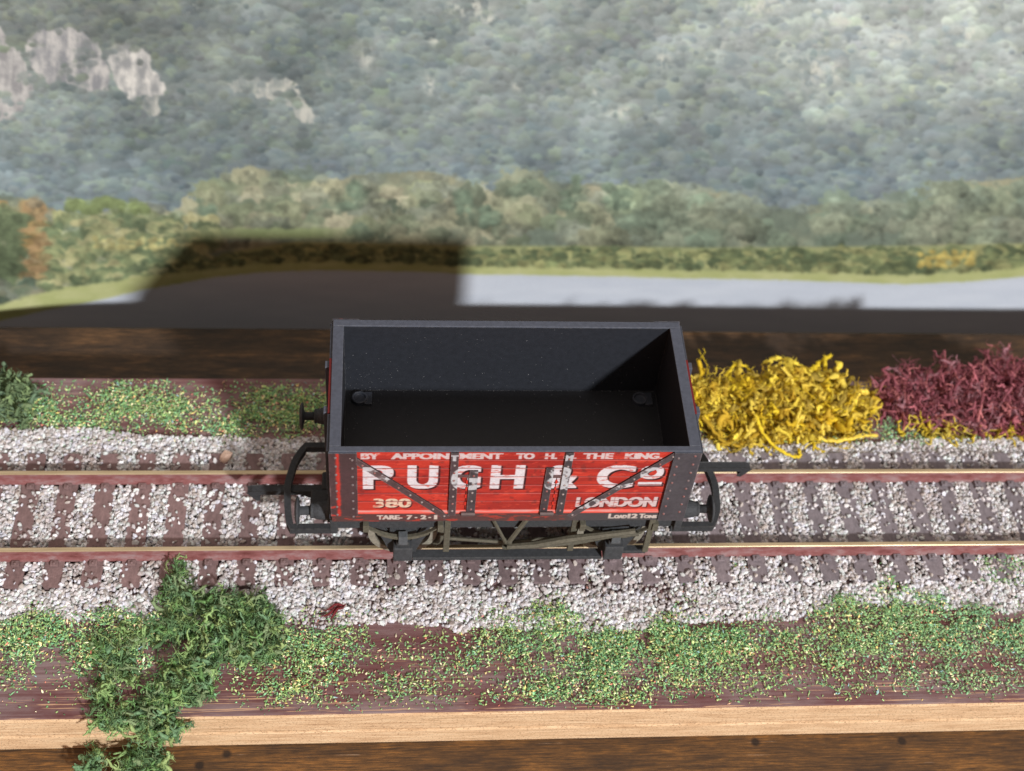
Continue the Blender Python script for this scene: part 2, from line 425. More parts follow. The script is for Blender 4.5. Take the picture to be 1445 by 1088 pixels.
    pal = np.array([(146, 148, 122), (138, 144, 118), (116, 130, 106), (102, 118, 98), (90, 106, 90), (158, 156, 132), (128, 136, 122), (132, 142, 112)])
    def woodcol(u, v):
        if u < 95 + 25 * np.sin(v / 19.) and v < 400:
            c = np.array([(156, 130, 94), (166, 138, 98), (138, 122, 84), (150, 126, 82)][r.integers(4)], float)
            if u < 35 and v > 300: c = np.array((92, 106, 78), float)
        else: c = pal[r.integers(len(pal))].astype(float)
        if u > 880: c = c * .5 + np.array((110, 126, 112)) * .5
        deep = np.clip((v - topf(u) - 20) / 70, 0, 1)
        return c * (1 - .20 * deep)
    crowns(150, -135, 1630, 250, 300, 24, 42, .34, woodcol, tex=.2, accept=lambda u, v: v > topf(u) + 24, jit=.09, soft=.25)
    crowns(330, -135, 1630, 262, 345, 14, 28, .34, woodcol, tex=.26, accept=lambda u, v: v > topf(u) + 16, jit=.10, soft=.25)
    crowns(900, -135, 1630, 240, 346, 5, 12, .20, lambda u, v: None, tex=.34, accept=lambda u, v: v > topf(u) + 8, jit=.10, soft=.6)
    for (u, v, a, bq) in ((808, 272, 12, 22), (870, 276, 14, 16), (500, 272, 10, 18), (655, 280, 7, 18), (290, 292, 12, 12), (690, 302, 12, 12)):
        crowns(16, u - a, u + a, v - bq, v + bq, 7, 13, .26, lambda u, v: np.array((98, 116, 98.)), tex=.3, soft=.7)
    # flat banks: left scrub, lawn, hedge, grass strip
    crowns(900, -135, 300, 300, 440, 7, 17, .15, lambda u, v: np.array([(140, 144, 104), (112, 122, 88), (92, 106, 78), (158, 156, 116), (80, 94, 70), (100, 112, 82)][r.integers(5)], float) if u > 60 else woodcol(u, v), tex=.28, accept=lambda u, v: v > 305 and v < lakef(u) - 12, jit=.08)
    crowns(60, 95, 205, 282, 296, 6, 11, .2, lambda u, v: np.array((112, 128, 84.)), tex=.25)
    mk = np.exp(-((uu - 390) / 95.) ** 4) * sstep(316, 322, vv + 6 * (n3 - .5)) * sstep(338, 330, vv)
    img = img * (1 - mk[..., None]) + lerp((118, 134, 90), (138, 150, 108), n3) * mk[..., None]
    g0 = np.interp(uu[0], [-140, 200, 420, 660, 1000, 1445, 1640], [420, 372, 334, 342, 346, 338, 330])
    mk = sstep(0, 6, vv - g0) * (uu > 330) * (vv < lake)
    img = img * (1 - mk[..., None]) + lerp((128, 138, 92), (150, 152, 112), n3) * mk[..., None]
    crowns(1500, 300, 1630, 352, 384, 5, 10, .26, lambda u, v: np.array([(104, 112, 74), (84, 94, 64), (124, 126, 84), (70, 82, 58)][r.integers(4)], float), tex=.3, accept=lambda u, v: g_int(u) + 7 < v < lakef(u) - 13, jit=.1) if False else None
    gi = lambda u: np.interp(u, [-140, 200, 420, 660, 1000, 1445, 1640], [420, 372, 334, 342, 346, 338, 330])
    crowns(2600, 250, 1630, 340, 388, 3, 11, .16, lambda u, v: np.array([(106, 114, 78), (86, 96, 68), (126, 128, 88), (74, 86, 62)][r.integers(4)], float), tex=.3, accept=lambda u, v: gi(u) + 9 < v < lakef(u) - 14, jit=.1)
    crowns(70, 1295, 1375, 352, 374, 4, 8, .18, lambda u, v: np.array((166, 150, 84.)), tex=.3, soft=.7)
    crowns(40, 130, 250, 335, 350, 4, 8, .18, lambda u, v: np.array((162, 158, 108.)), tex=.3, soft=.7)
    th = np.interp(uu[0], [-140, 100, 300, 600, 1445, 1640], [20, 26, 12, 10, 13, 14])
    mk = sstep(-3, 3, vv - (lake - th) + 5 * (n3 - .5)) * (vv < lake + 4)
    img = img * (1 - mk[..., None]) + lerp((150, 158, 100), (180, 182, 134), fbm(H, W, 9, 21, 3, cellx=26)) * mk[..., None]
    # lake
    mk = sstep(-1.5, 2, vv - lake + 2 * (n3 - .5))
    wat = lerp((176, 184, 197), (190, 197, 208), fbm(H, W, 10, 23, 4, cellx=60))
    img = img * (1 - mk[..., None]) + wat * mk[..., None]
    # a little field gate on the left bank
    for (a, bq, c1, d1) in ((199, 240, 378, 381), (199, 202, 376, 390), (224, 227, 373, 388), (199, 226, 385, 387)):
        pass
    k = (vv < lake + 6)[..., None]
    hz = np.clip(1 - (vv - 200) / 260., .35, 1)[..., None]
    img = np.where(k, img * (1 - .20 * hz) + np.array((142, 152, 150)) * .20 * hz, img)
    for _ in range(1):
        img = (img + np.roll(img, 1, 0) + np.roll(img, -1, 0) + np.roll(img, 1, 1) + np.roll(img, -1, 1)) / 5
    img += 5 * (r.random(img.shape[:2]) - .5)[..., None]
    return np.clip(img, 8, 255), u0, v0

img, pu0, pv0 = paint_landscape()
HR = np.array([[6.3231226412423815, -1.2557089910569794, 678.5829832601763], [0.17236325401045036, -5.193940199775393, 300.72039612656016], [0.00027865597497162646, -0.002352785696281161, 1.0]])
CU = np.array([367.5545, -23.7756, -3.4775, -0.521, -472.9712, -68.1302, -10.028, -1.5109, -12.1057, -3.8584, -0.9741, -0.2233, 10.9005, 5.1291, 1.7258, 0.4845, -35.192, -15.0183, -4.7851, -1.3002, 13.4692, 9.7443, 3.8484, 1.1629, -16.7512, -7.6917, -2.5228, -0.6926]).reshape(7, 4)
CV = np.array([296.332, -273.4738, -39.9974, -5.9924, -7.1082, -6.8227, -1.88, -0.4137, 3.9015, 0.681, 0.0129, -0.0321, -21.9486, -4.527, -0.4106, 0.0727, 146.7397, 13.0381, -0.5004, -0.6807, -68.0421, -13.825, -1.242, 0.2139, 35.934, 6.8863, 0.5034, -0.1472]).reshape(7, 4)
def sheet_to_pixel(Hm, a, z):       # sheet position -> image pixel it covers from the camera (baked projection)
    q = np.stack([a, z, np.ones_like(a)], -1) @ Hm.T
    return q[..., 0] / q[..., 2], q[..., 1] / q[..., 2]
def curl_to_pixel(t, z):           # the same camera projection as a fitted polynomial, where the sheet curls forward
    z = z / 60.
    u = sum(CU[i, j] * t ** i * z ** j for i in range(7) for j in range(4))
    v = sum(CV[i, j] * t ** i * z ** j for i in range(7) for j in range(4))
    return u, v
zs = np.linspace(-59.9, 68, 440)
tl_ = np.linspace(1.0, 0, 260, endpoint=False); xr = np.linspace(-50, 150, 720)
T, Zl = np.meshgrid(tl_, zs); ul, vl = curl_to_pixel(T, Zl)
Xr, Zr = np.meshgrid(xr, zs); ur, vr = sheet_to_pixel(HR, Xr, Zr)
PX = np.hstack([-50 - 75 * T, Xr]); PY = np.hstack([82 - 21 * T ** 4, np.full_like(Xr, 82)]); PZ = np.hstack([Zl, Zr])
uq = np.hstack([ul, ur]); vq = np.hstack([vl, vr])
PY = PY + .5 * np.sin(PX / 23.) * 0.6
cc = lin(sample(img, uq - pu0, vq - pv0)) / .95
mb = MB(); mb.grid(np.stack([PX, PY, PZ], -1)[::-1], cc[::-1])
o = mb.build('backdrop_sheet', M_print, smooth=True)
sd = o.modifiers.new('thickness', 'SOLIDIFY'); sd.thickness = .04; sd.offset = -1
tag(o, 'tall printed landscape sheet of misty wooded hills, crags and a pale lake', 'backdrop')

# ------------------------------------------------------------------ track
track = empty('model_track', (0, 0, ZB))
tag(track, 'straight length of model railway track with two rails on brown sleepers under the open wagon', 'track')
tz = -ZB
G2 = 8.25
prof_head = [(0, -.05), (0, .0), (.12, .02)]
for sy in (1, -1):
    mb = MB()
    # rail section: foot, web, head (outer y positive)
    c0 = sy * 8.72
    foot = [(c0 - 1.05, 1.62), (c0 + 1.05, 1.62), (c0 + 1.0, 2.0), (c0 + .32, 2.25), (c0 + .30, 3.35), (c0 + .47, 3.6), (c0 + .47, 4.06), (c0 - .47, 4.06), (c0 - .47, 3.6), (c0 - .30, 3.35), (c0 - .32, 2.25), (c0 - 1.0, 2.0)]
    mb.prism(foot, 0, -178, 198, mi=1)
    rail = mb.build('rail', [M_railtop, M_railrust], track)
    mb = MB()
    mb.prism([(c0 - .46, 4.062), (c0 + .46, 4.062), (c0 + .46, 4.12), (c0 + .36, 4.2), (c0 - .36, 4.2), (c0 - .46, 4.12)], 0, -178, 198)
    mb.build('rail_head', M_railtop, rail)
sx_ = [-82.47 + 6.99 * k for k in range(-6, 13)] + [49.5 - 6.99 * k for k in range(6, -13, -1)]
SLX = [x for x in sx_ if -126 < x < 128]
for x in SLX:
    mb = MB(); hw = 1.72 + rng.uniform(-.08, .08)
    t = np.clip((x + 60) / 120, 0, 1)
    c = lin(np.array((126, 104, 104)) * (1 - t) + np.array((124, 117, 123)) * t) * rng.uniform(.85, 1.1)
    # rounded-end sleeper
    n = 10
    xs = np.array([-hw, -hw, -hw * .8, hw * .8, hw, hw, hw * .8, -hw * .8])
    ys = np.array([14.6, -14.6, -15.05, -15.05, -14.6, 14.6, 15.05, 15.05])
    mb.prism(np.stack([x + xs, ys], 1), 2, .02, 1.6, c)
    for sy in (1, -1):      # rail chairs and web under the rail
        for d in (-1, 1):
            mb.box(x - .75, x + .75, sy * 8.72 + d * 1.65 - .6, sy * 8.72 + d * 1.65 + .6, 1.6, 2.22, c * .95)
            mb.lathe([(0, .28), (.22, .28), (.25, .0)], (x, sy * 8.72 + d * 1.8, 2.22), 2, 8, c)
    mb.build('sleeper', M_sleeper, track, bevel=.12)

# ------------------------------------------------------------------ ballast
t_ = (1 + 5 ** .5) / 2
ICO = np.array([(-1, t_, 0), (1, t_, 0), (-1, -t_, 0), (1, -t_, 0), (0, -1, t_), (0, 1, t_), (0, -1, -t_), (0, 1, -t_), (t_, 0, -1), (t_, 0, 1), (-t_, 0, -1), (-t_, 0, 1)]) / 1.9
ICF = np.array([(0, 11, 5), (0, 5, 1), (0, 1, 7), (0, 7, 10), (0, 10, 11), (1, 5, 9), (5, 11, 4), (11, 10, 2), (10, 7, 6), (7, 1, 8), (3, 9, 4), (3, 4, 2), (3, 2, 6), (3, 6, 8), (3, 8, 9), (4, 9, 5), (2, 4, 11), (6, 2, 10), (8, 6, 7), (9, 8, 1)])
def rand_rot(n, r):
    q = r.normal(size=(n, 4)); q /= np.linalg.norm(q, axis=1)[:, None]
    w_, x, y, z = q.T
    return np.stack([1 - 2 * (y * y + z * z), 2 * (x * y - z * w_), 2 * (x * z + y * w_), 2 * (x * y + z * w_), 1 - 2 * (x * x + z * z), 2 * (y * z - x * w_), 2 * (x * z - y * w_), 2 * (y * z + x * w_), 1 - 2 * (x * x + y * y)], 1).reshape(-1, 3, 3)
def pebbles(mb, P, size, col, r, squash=.7):
    n = len(P)
    V = ICO[None] * (1 + r.uniform(-.28, .28, (n, 12, 1)))
    V = V * np.stack([r.uniform(.75, 1.3, n), r.uniform(.6, 1.0, n), r.uniform(.5, .85, n)], 1)[:, None]
    V = np.einsum('nij,nkj->nki', rand_rot(n, r), V) * size[:, None, None]
    V[..., 2] *= squash / .7
    V = V + P[:, None]
    Fc = (np.arange(n)[:, None, None] * 12 + ICF[None]).reshape(-1, 3)
    mb.add(V.reshape(-1, 3), Fc, np.repeat(col, 12, 0))
slx = np.array(sorted(SLX))
NZ = fbm(300, 700, 30, 77, 4); NZ2 = fbm(300, 700, 12, 78, 3)
def field(N, x, y): return sample(N, (x + 125) * 2.7, (y + 52) * 3)
r = np.random.default_rng(21)
N = 215000
x = r.uniform(-118, 128, N); y = r.uniform(-29, 25, N)
dsl = np.abs(x[:, None] - slx[None]).min(1)
nz = field(NZ, x, y)
lowe = np.interp(x, [-120, -85, -60, -34, -2, 20, 38, 60, 128], [-20.5, -21.3, -22.0, -23.0, -25.2, -24.5, -22.5, -21.5, -20]) + 5.0 * (nz - .5)
upe = np.interp(x, [-120, -84, -56, -40, 40, 63, 95, 128], [21.5, 22.2, 19.8, 19.5, 19, 18.6, 19.6, 20]) + 4.0 * (nz - .5)
ok = (y > lowe) & (y < upe)
on_sl = (dsl < 1.6) & (np.abs(y) < 15.2)
railz = np.abs(np.abs(y) - 8.72) < .95
onr = (dsl < 1.9) & (np.abs(np.abs(y) - 8.72) < 2.4)
p = np.where(on_sl, .030, .52) * np.where(railz, 0.0, 1) * np.where(onr, .15, 1)
p *= np.where((np.abs(y) > 9.8) & (np.abs(y) < 15), .85, 1)
p *= np.where((y < -15) & (field(NZ2, x, y) > .60), .4, 1)
ok &= r.random(N) < p
x = x[ok]; y = y[ok]; on = on_sl[ok]; n = len(x)
size = .28 + .36 * r.random(n) ** 1.2 * np.where(x > 30, .88, 1)
z = np.where(on, -2.5 + .1, np.where(np.abs(y) < 15, -3.3 + r.uniform(-.3, .75, n), -3.95 + r.uniform(0, .75, n)))
z += np.where((np.abs(y) >= 15), -.35 * sstep(15, 25, np.abs(y)), 0)
base = np.array([(214, 208, 208), (200, 192, 192), (224, 220, 222), (184, 180, 178), (206, 204, 212), (176, 166, 160), (212, 216, 214)])
cl = lin(base[r.integers(0, len(base), n)]) * r.uniform(.72, 1.12, n)[:, None]
# some stones grubby
g = sstep(.56, .72, field(NZ2, x, y))[:, None] * .30
cl = cl * (1 - g) + lin((128, 100, 92)) * g
mb = MB(); pebbles(mb, np.stack([x, y, z], 1), size, np.clip(cl * np.array((1.05, 1.09, 1.12)), 0, .85), r)
print('ballast', n)
tag(mb.build('ballast', M_stone), 'white and grey chippings packed between and beside the sleepers', 'ballast', kind='stuff')

# ------------------------------------------------------------------ grass scatter
r = np.random.default_rng(33)
N = 420000
x = r.uniform(-116, 128, N); y = r.uniform(-40.5, 35.4, N)
def blob(cx, cy, ax, ay, a): return a * np.exp(-(((x - cx) / ax) ** 2 + ((y - cy) / ay) ** 2))
nz = field(NZ, x, y); nz2 = field(NZ2, x, y)
d = 0
d = d + blob(-88, -26.5, 20, 5.0, 2.3) + blob(-68, -23.5, 9, 3.5, 1.8) + blob(-105, -27, 14, 5, 1.2)     # left of the green moss
d = d + blob(12, -30.5, 12, 7.0, 2.6) + blob(3, -27, 8, 4, .7) + blob(30, -26.5, 14, 4.0, 1.9) + blob(30, -34, 8, 4, .6)
d = d + blob(52, -26.5, 16, 4.4, 1.1) + blob(75, -26, 18, 5, .75) + blob(98, -26, 16, 6, .7) + blob(60, -35, 12, 3.5, .40) + blob(84, -36, 8, 2.5, .35) + blob(115, -28, 12, 8, .6)
d = d + blob(-34, -28, 7, 5, .7) + blob(-24, -35, 9, 4, .38) + blob(-40, -33, 8, 6, .6)
d = d + blob(0, -32, 130, 8, .09)
d = d + blob(-86, 28, 14, 5.5, 1.5) + blob(-70, 27.5, 9, 5, 1.4) + blob(-48, 27.5, 15, 5.0, 1.3) + blob(-25, 27, 14, 5, .9) + blob(-62, 23, 12, 3, .6)
d = d + blob(70, 22, 30, 4, .6) + blob(100, 22, 20, 3, .5)
d = d + np.where((y > -24) & (y < -10) & (x > 10), .20 + .35 * sstep(30, 80, x), 0) * sstep(.35, .65, nz) * 1.3
d = d + np.where((np.abs(y) < 7) & (x > 30), .10 * sstep(.45, .7, nz), 0) + np.where(np.abs(y) < 15, .008, 0)
d = d * (.30 + 1.5 * sstep(.32, .66, nz)) * (.42 + 1.15 * sstep(.32, .64, nz2)) + np.where((y < -20) | (y > 20), .022, 0)
d = np.where((np.abs(np.abs(y) - 8.72) < .9), 0, d)
d *= sstep(-40.6, -38.5, y) * .85 + .15
ok = r.random(N) < np.clip(d * .44, 0, .95)
x = x[ok]; y = y[ok]; d = d[ok]; nz = nz[ok]; n = len(x)
print('flakes', n)
OCT = np.array([(1, 0, 0), (-1, 0, 0), (0, 1, 0), (0, -1, 0), (0, 0, 1), (0, 0, -1)], float)
OF = np.array([(0, 2, 4), (2, 1, 4), (1, 3, 4), (3, 0, 4), (2, 0, 5), (1, 2, 5), (3, 1, 5), (0, 3, 5)])
L = .13 + .42 * r.random(n) ** 1.7; Wd = r.uniform(.08, .22, n); Th = r.uniform(.06, .16, n)
V = OCT[None] * np.stack([L, Wd, Th], 1)[:, None] * r.uniform(.55, 1.35, (n, 6, 1)) + r.normal(0, .035, (n, 6, 3))
yaw = r.uniform(0, 2 * np.pi, n); pit = r.normal(0, .42, n)
cy_, sy_ = np.cos(yaw), np.sin(yaw); cp_, sp_ = np.cos(pit), np.sin(pit)
X1 = V[..., 0] * cp_[:, None] - V[..., 2] * sp_[:, None]; Z1 = V[..., 0] * sp_[:, None] + V[..., 2] * cp_[:, None]
V = np.stack([X1 * cy_[:, None] - V[..., 1] * sy_[:, None], X1 * sy_[:, None] + V[..., 1] * cy_[:, None], Z1], -1)
zz = ZB + .10 + r.random(n) ** 1.3 * np.clip(d, 0, 1.6) * .75
zz += np.where((y > -23) & (y < 20), .55, 0)
V = V + np.stack([x, y, zz], 1)[:, None]
greens = np.array([(98, 134, 78), (72, 112, 72), (122, 150, 92), (84, 128, 92), (58, 88, 56), (140, 158, 100), (110, 130, 84), (66, 104, 60), (96, 146, 104)])
accent = np.array([(196, 180, 110), (214, 204, 160), (190, 100, 80), (200, 154, 120), (110, 150, 156), (204, 176, 90), (150, 90, 80), (180, 172, 140)])
pa = np.where(y > 0, .13, .09)
isa = r.random(n) < pa
cl = np.where(isa[:, None], accent[r.integers(0, len(accent), n)], greens[r.integers(0, len(greens), n)]).astype(float)
# drier, yellower patches and cooler, bluer ones
wm = sstep(.5, .72, nz)[:, None] * (~isa)[:, None] * .14
cl = cl * (1 - wm) + np.array((140, 138, 70)) * wm
cool = (sstep(45, 100, x) * .35)[:, None] * (~isa)[:, None]
cl = cl * (1 - cool) + np.array((96, 136, 112)) * cool
gy = cl.mean(1, keepdims=True)
cl = gy + (cl - gy) * np.where(isa, .85, 1.08)[:, None]
cl = np.where((r.random(n) < .035)[:, None], np.array((184, 186, 146)), cl)
cl = lin(np.clip(cl + 30, 0, 255)) * r.uniform(.75, 1.25, n)[:, None] * 1.35
mb = MB(); mb.add(V.reshape(-1, 3), (np.arange(n)[:, None, None] * 6 + OF[None]).reshape(-1, 3), np.repeat(cl, 6, 0))
tag(mb.build('grass_scatter', M_flake), 'green, yellow and red scatter flakes glued in patches on the red board', 'grass', kind='stuff')

# ------------------------------------------------------------------ moss clumps
def strands(mb, base, dirv, length, rad, cols, r, seg=9, curl=.6, sides=5, flat=1.0, droop=0.0, zmin=None, taper=.35, kink=.16):
    """n curling tapered fibres as tubes"""
    n = len(base)
    P = np.zeros((n, seg, 3)); P[:, 0] = base
    dcur = dirv / np.linalg.norm(dirv, axis=1)[:, None]
    turn = r.normal(0, 1, (n, 3)) * curl
    st = (length / (seg - 1))[:, None]
    for k in range(1, seg):
        dcur = dcur + np.cross(turn, dcur) * .45 + r.normal(0, kink, (n, 3))
        dcur[:, 2] -= droop
        dcur /= np.linalg.norm(dcur, axis=1)[:, None]
        P[:, k] = P[:, k - 1] + dcur * st
        if zmin is not None: P[:, k, 2] = np.maximum(P[:, k, 2], zmin + .15)
    T = np.gradient(P, axis=1); T /= np.linalg.norm(T, axis=2)[..., None] + 1e-9
    ref = r.normal(size=(n, 1, 3)); A = np.cross(T, ref); A /= np.linalg.norm(A, axis=2)[..., None] + 1e-9
    B = np.cross(T, A); th = np.linspace(0, 2 * np.pi, sides, endpoint=False)
    s = np.linspace(0, 1, seg)
    rr = rad[:, None] * (1 - (1 - taper) * s ** 1.5)[None] * (1 + r.normal(0, .20, (n, seg)))
    rr[:, -1] *= .75
    V = P[:, :, None] + rr[:, :, None, None] * (np.cos(th)[None, None, :, None] * A[:, :, None] + flat * np.sin(th)[None, None, :, None] * B[:, :, None])
    a = (np.arange(n) * seg * sides)[:, None, None] + (np.arange(seg - 1) * sides)[None, :, None]
    k = np.arange(sides)[None, None]; k2 = (k + 1) % sides
    Fq = np.stack([a + k, a + k2, a + sides + k2, a + sides + k], -1).reshape(-1, 4)
    mb.add(V.reshape(-1, 3), Fq, np.repeat(cols, seg * sides, 0))
    return P
def pick(pal, n, r, j=.18): 
    pal = np.asarray(pal, float); return lin(pal[r.integers(0, len(pal), n)]) * r.uniform(1 - j, 1 + j, n)[:, None]

# each lump: (x, y, radius x, radius y, height, amount[, ground])
def moss(name, label, lumps, pal, seed, n, length, rad, curl, sides=5, up=.15, fuzz=0, branch=0, flat=1.0, ground=ZB, seg=9, bright=1.15, kink=.3, taper=.7, bl=(.25, .5)):
    r = np.random.default_rng(seed); mb = MB()
    if seed == 106: lumps = [(l[0], l[1], l[2] * 1.22, l[3] * 1.15) + tuple(l[4:]) for l in lumps]
    wts = np.array([l[2] * l[3] * l[5] for l in lumps]); wts = wts / wts.sum()
    which = r.choice(len(lumps), n, p=wts); Lm = np.array([l[:5] for l in lumps])[which]
    a = r.uniform(0, 2 * np.pi, n); q = np.sqrt(r.random(n))
    bx = Lm[:, 0] + Lm[:, 2] * q * np.cos(a); by = Lm[:, 1] + Lm[:, 3] * q * np.sin(a)
    g = np.array([l[6] if len(l) > 6 else ground for l in lumps])[which]
    hh = r.random(n) ** .7
    bz = g + .3 + Lm[:, 4] * np.sqrt(np.clip(1 - q * q, 0, 1)) * hh
    a2 = r.uniform(0, 2 * np.pi, n)
    out = np.stack([np.cos(a2), np.sin(a2) * .9, np.full(n, up) + r.normal(0, .3, n)], 1)
    # curl back towards the lump instead of sticking out of it
    out[:, :2] -= .55 * np.stack([np.cos(a) * q, np.sin(a) * q], 1)
    ln = r.uniform(*length, n); rd = rad[0] + (rad[1] - rad[0]) * r.random(n) ** 2.2
    cols = pick(pal, n, r) * bright
    P = strands(mb, np.stack([bx, by, bz], 1), out, ln, rd, cols, r, seg=seg, curl=curl, sides=sides, flat=flat, droop=.02, taper=taper, kink=kink)
    if branch:
        m_ = int(n * branch); i = r.integers(0, n, m_); k = r.integers(1, seg, m_)
        dv = (P[i, k] - P[i, k - 1]); dv /= np.linalg.norm(dv, axis=1)[:, None]
        dv = dv * .6 + r.normal(0, .75, (m_, 3)) * np.array([1, 1, .7])
        strands(mb, P[i, k], dv, ln[i] * r.uniform(*bl, m_), rd[i] * r.uniform(.55, .8, m_), cols[i] * r.uniform(.85, 1.2, m_)[:, None], r, seg=5, curl=curl, sides=max(4, sides - 1), taper=.65, kink=.3)
    if fuzz:
        m_ = int(n * fuzz); i = r.integers(0, n, m_); k = r.integers(0, seg, m_)
        strands(mb, P[i, k], r.normal(0, 1, (m_, 3)), r.uniform(.5, 1.5, m_), r.uniform(.035, .07, m_), cols[i] * 1.15, r, seg=4, curl=.5, sides=3)
    o = mb.build(name, M_moss, smooth=True)
    return tag(o, label, 'moss', 'moss clumps beside the track')

YEL = [(220, 194, 56), (230, 206, 80), (204, 172, 48), (232, 208, 90), (184, 152, 52), (210, 184, 74), (168, 146, 66)]
moss('moss_clump', 'bright yellow tangle of shredded moss just right of the wagon, spilling onto the white stones',
     [(47, 27, 6, 6, 3.6, 1.1), (55, 28, 7, 6.5, 4.2, 1.3), (65, 28.5, 8, 6.5, 4.2, 1.3), (75, 28.5, 7, 5, 3.2, 1.0), (62, 20, 10, 2.4, 2.0, .75), (50, 19.5, 7, 2.4, 2, .75), (75, 22.5, 6, 2.6, 1.6, .55), (47, 33, 5, 3, 2.6, .8), (67, 34.5, 8, 2.2, 3.0, .8)],
     YEL, 101, 1250, (3.0, 7.0), (.10, 1.0), .42, sides=6, up=.05, fuzz=13.0, branch=2.0, flat=.5, seg=11, bright=1.0, kink=.38, taper=.8)
# long stray loops of the yellow moss are part of it: a second mesh would be a part
r = np.random.default_rng(9)
def loop(pts, rad, pal):
    mb = MB()
    pts = np.array(pts, float); t = np.linspace(0, len(pts) - 1, 26)
    P = np.stack([np.interp(t, np.arange(len(pts)), pts[:, i]) for i in range(3)], 1)
    for _ in range(3): P[1:-1] = (P[:-2] + 2 * P[1:-1] + P[2:]) / 4
    P += r.normal(0, .13, P.shape)
    c = pick(pal, 1, r)[0] * 1.05
    mb.tube(P, np.interp(t, [0, len(pts) - 1], [rad, rad * .7]) * (1 + r.normal(0, .2, len(t))), 7, c, flat=.7)
    i = r.integers(0, 26, 70)
    strands(mb, P[i], r.normal(0, 1, (70, 3)), r.uniform(.6, 1.5, 70), np.full(70, .05), np.tile(c * 1.1, (70, 1)), r, seg=4, curl=.7, sides=3)
    mb.build('stray_strand', M_moss, bpy.data.objects['moss_clump'], smooth=True)
loop([(54, 22, 1.5), (55, 18, 0), (59, 14.5, -1.6), (62.5, 13.6, -2.2), (63, 16, -2.4)], 0.45, YEL)
loop([(59, 38, -1.0), (62.5, 39.5, -.8), (66.5, 37.5, -.6), (68.5, 33, -.5)], 0.54, YEL)
loop([(69, 36, -1), (71.5, 38.4, -1), (74, 40, -.8)], 0.58, YEL)
loop([(43, 22, 1), (46, 18, -1), (50, 16.2, -2), (53, 18, -1.4), (56, 20, 0)], 0.50, YEL)
loop([(50, 34, -.5), (53, 38, -.8), (56, 36, -1), (58, 31, -.6)], 0.40, YEL)
loop([(67, 18, -1.5), (71, 17.4, -1.6), (76, 18.6, -1.4), (80, 19.2, -2)], 0.50, YEL)
moss('moss_clump', 'burgundy tangle of fine moss at the right, against the dark timber',
     [(91, 31, 8, 5.5, 2.6, 1.2), (102, 31, 9, 7, 3.6, 1.3), (112, 34, 6, 5, 3.6, 1.1), (116, 27, 9, 7, 3.4, 1.1), (101, 24, 9, 3.4, 2.0, .8), (88, 27.5, 5, 3.5, 2.0, .8), (110, 37.5, 3.6, 1.8, 3.6, .5), (123, 26, 8, 8, 3.0, 1), (114.5, 42, 1.2, 1.6, 3.4, .6)],
     [(146, 88, 98), (132, 76, 86), (164, 98, 106), (118, 68, 76), (172, 108, 110), (144, 104, 112)], 103, 2600, (2.5, 7), (.09, .48), .4, sides=5, up=.05, fuzz=13, branch=2.2, seg=9, bright=1.12, kink=.3)
moss('moss_clump', 'small straggly yellow moss tuft at the foot of the burgundy clump, beside the silver bead',
     [(88, 21.2, 5, 1.4, 1.2, 1), (94.5, 20.6, 5, 1.8, 1.4, 1.2), (101, 21, 4, 1.2, 1.2, .7), (110, 20, 6, 1.6, 1.2, .8)],
     [(206, 182, 62), (190, 166, 56), (170, 156, 70), (216, 196, 92)], 104, 80, (2.5, 5), (.2, .4), .45, sides=5, up=.1, fuzz=4, branch=1.5, flat=.7, bright=1.0)
GRN = [(102, 138, 86), (90, 118, 82), (124, 150, 98), (100, 130, 98), (82, 108, 74), (136, 156, 104), (112, 130, 96)]
moss('moss_clump', 'dark green moss bush in the back left corner by the timber strip',
     [(-102, 31.0, 6, 4.2, .8, 1.3), (-95, 31, 2.6, 2.4, .7, 1), (-96, 27, 5, 2.6, 1.0, .9), (-108, 30, 8, 6, 1.2, 1)],
     [(100, 118, 88), (88, 106, 78), (112, 130, 96), (94, 114, 92), (118, 138, 98)], 105, 900, (3.0, 6.5), (.12, .68), .38, sides=5, up=-.05, fuzz=10, branch=2.2, seg=9, bright=1.25)
moss('moss_clump', 'large ragged green moss sprawling from the rail across the board front edge',
     [(-59.8, -12.5, 1.2, 2.2, 1.8, 1.2), (-59.4, -17.5, 1.7, 2.6, 2.2, 1.0), (-55, -19.3, 3.2, 1.3, 2.2, 1.0), (-49, -20, 4.2, 2.0, 2.6, 1.2), (-45, -23, 3.0, 2.8, 2.6, 1.2), (-50, -25.5, 4.4, 2.2, 2.2, 1.2), (-44.5, -28.2, 3.0, 1.6, 1.6, 1.0), (-50.5, -29, 3.0, 1.0, 1.2, .7), (-59.5, -23, 2.2, 2.4, 1.6, .9),
      (-66, -25.8, 3.6, .9, 1.0, .6), (-71.5, -27.5, 2.0, 2.2, .8, .4), (-68.5, -31, 1.5, 2.2, 1.1, .7), (-70.5, -36, 1.2, 2.4, 1.2, .8), (-56, -32.2, 3.2, 1.8, 1.8, 1.1), (-57, -36, 4.2, 2.0, 2.2, 1.2), (-61, -39, 2.4, 1.6, 2.0, 1.0), (-67, -40.8, 4.0, 1.4, 1.6, 1.0, -5), (-60.5, -42.0, 3.4, 1.4, 1.8, 1.0, -6), (-64, -46, 3.4, 2.2, 2.4, 1.1, -13), (-72.5, -45.5, .7, 2.6, 1.6, .8, -13)],
     GRN, 106, 2400, (2.0, 5.4), (.08, .5), .40, sides=5, up=.08, fuzz=14, branch=3.6, seg=10, bright=1.30, kink=.46, bl=(.12, .4))
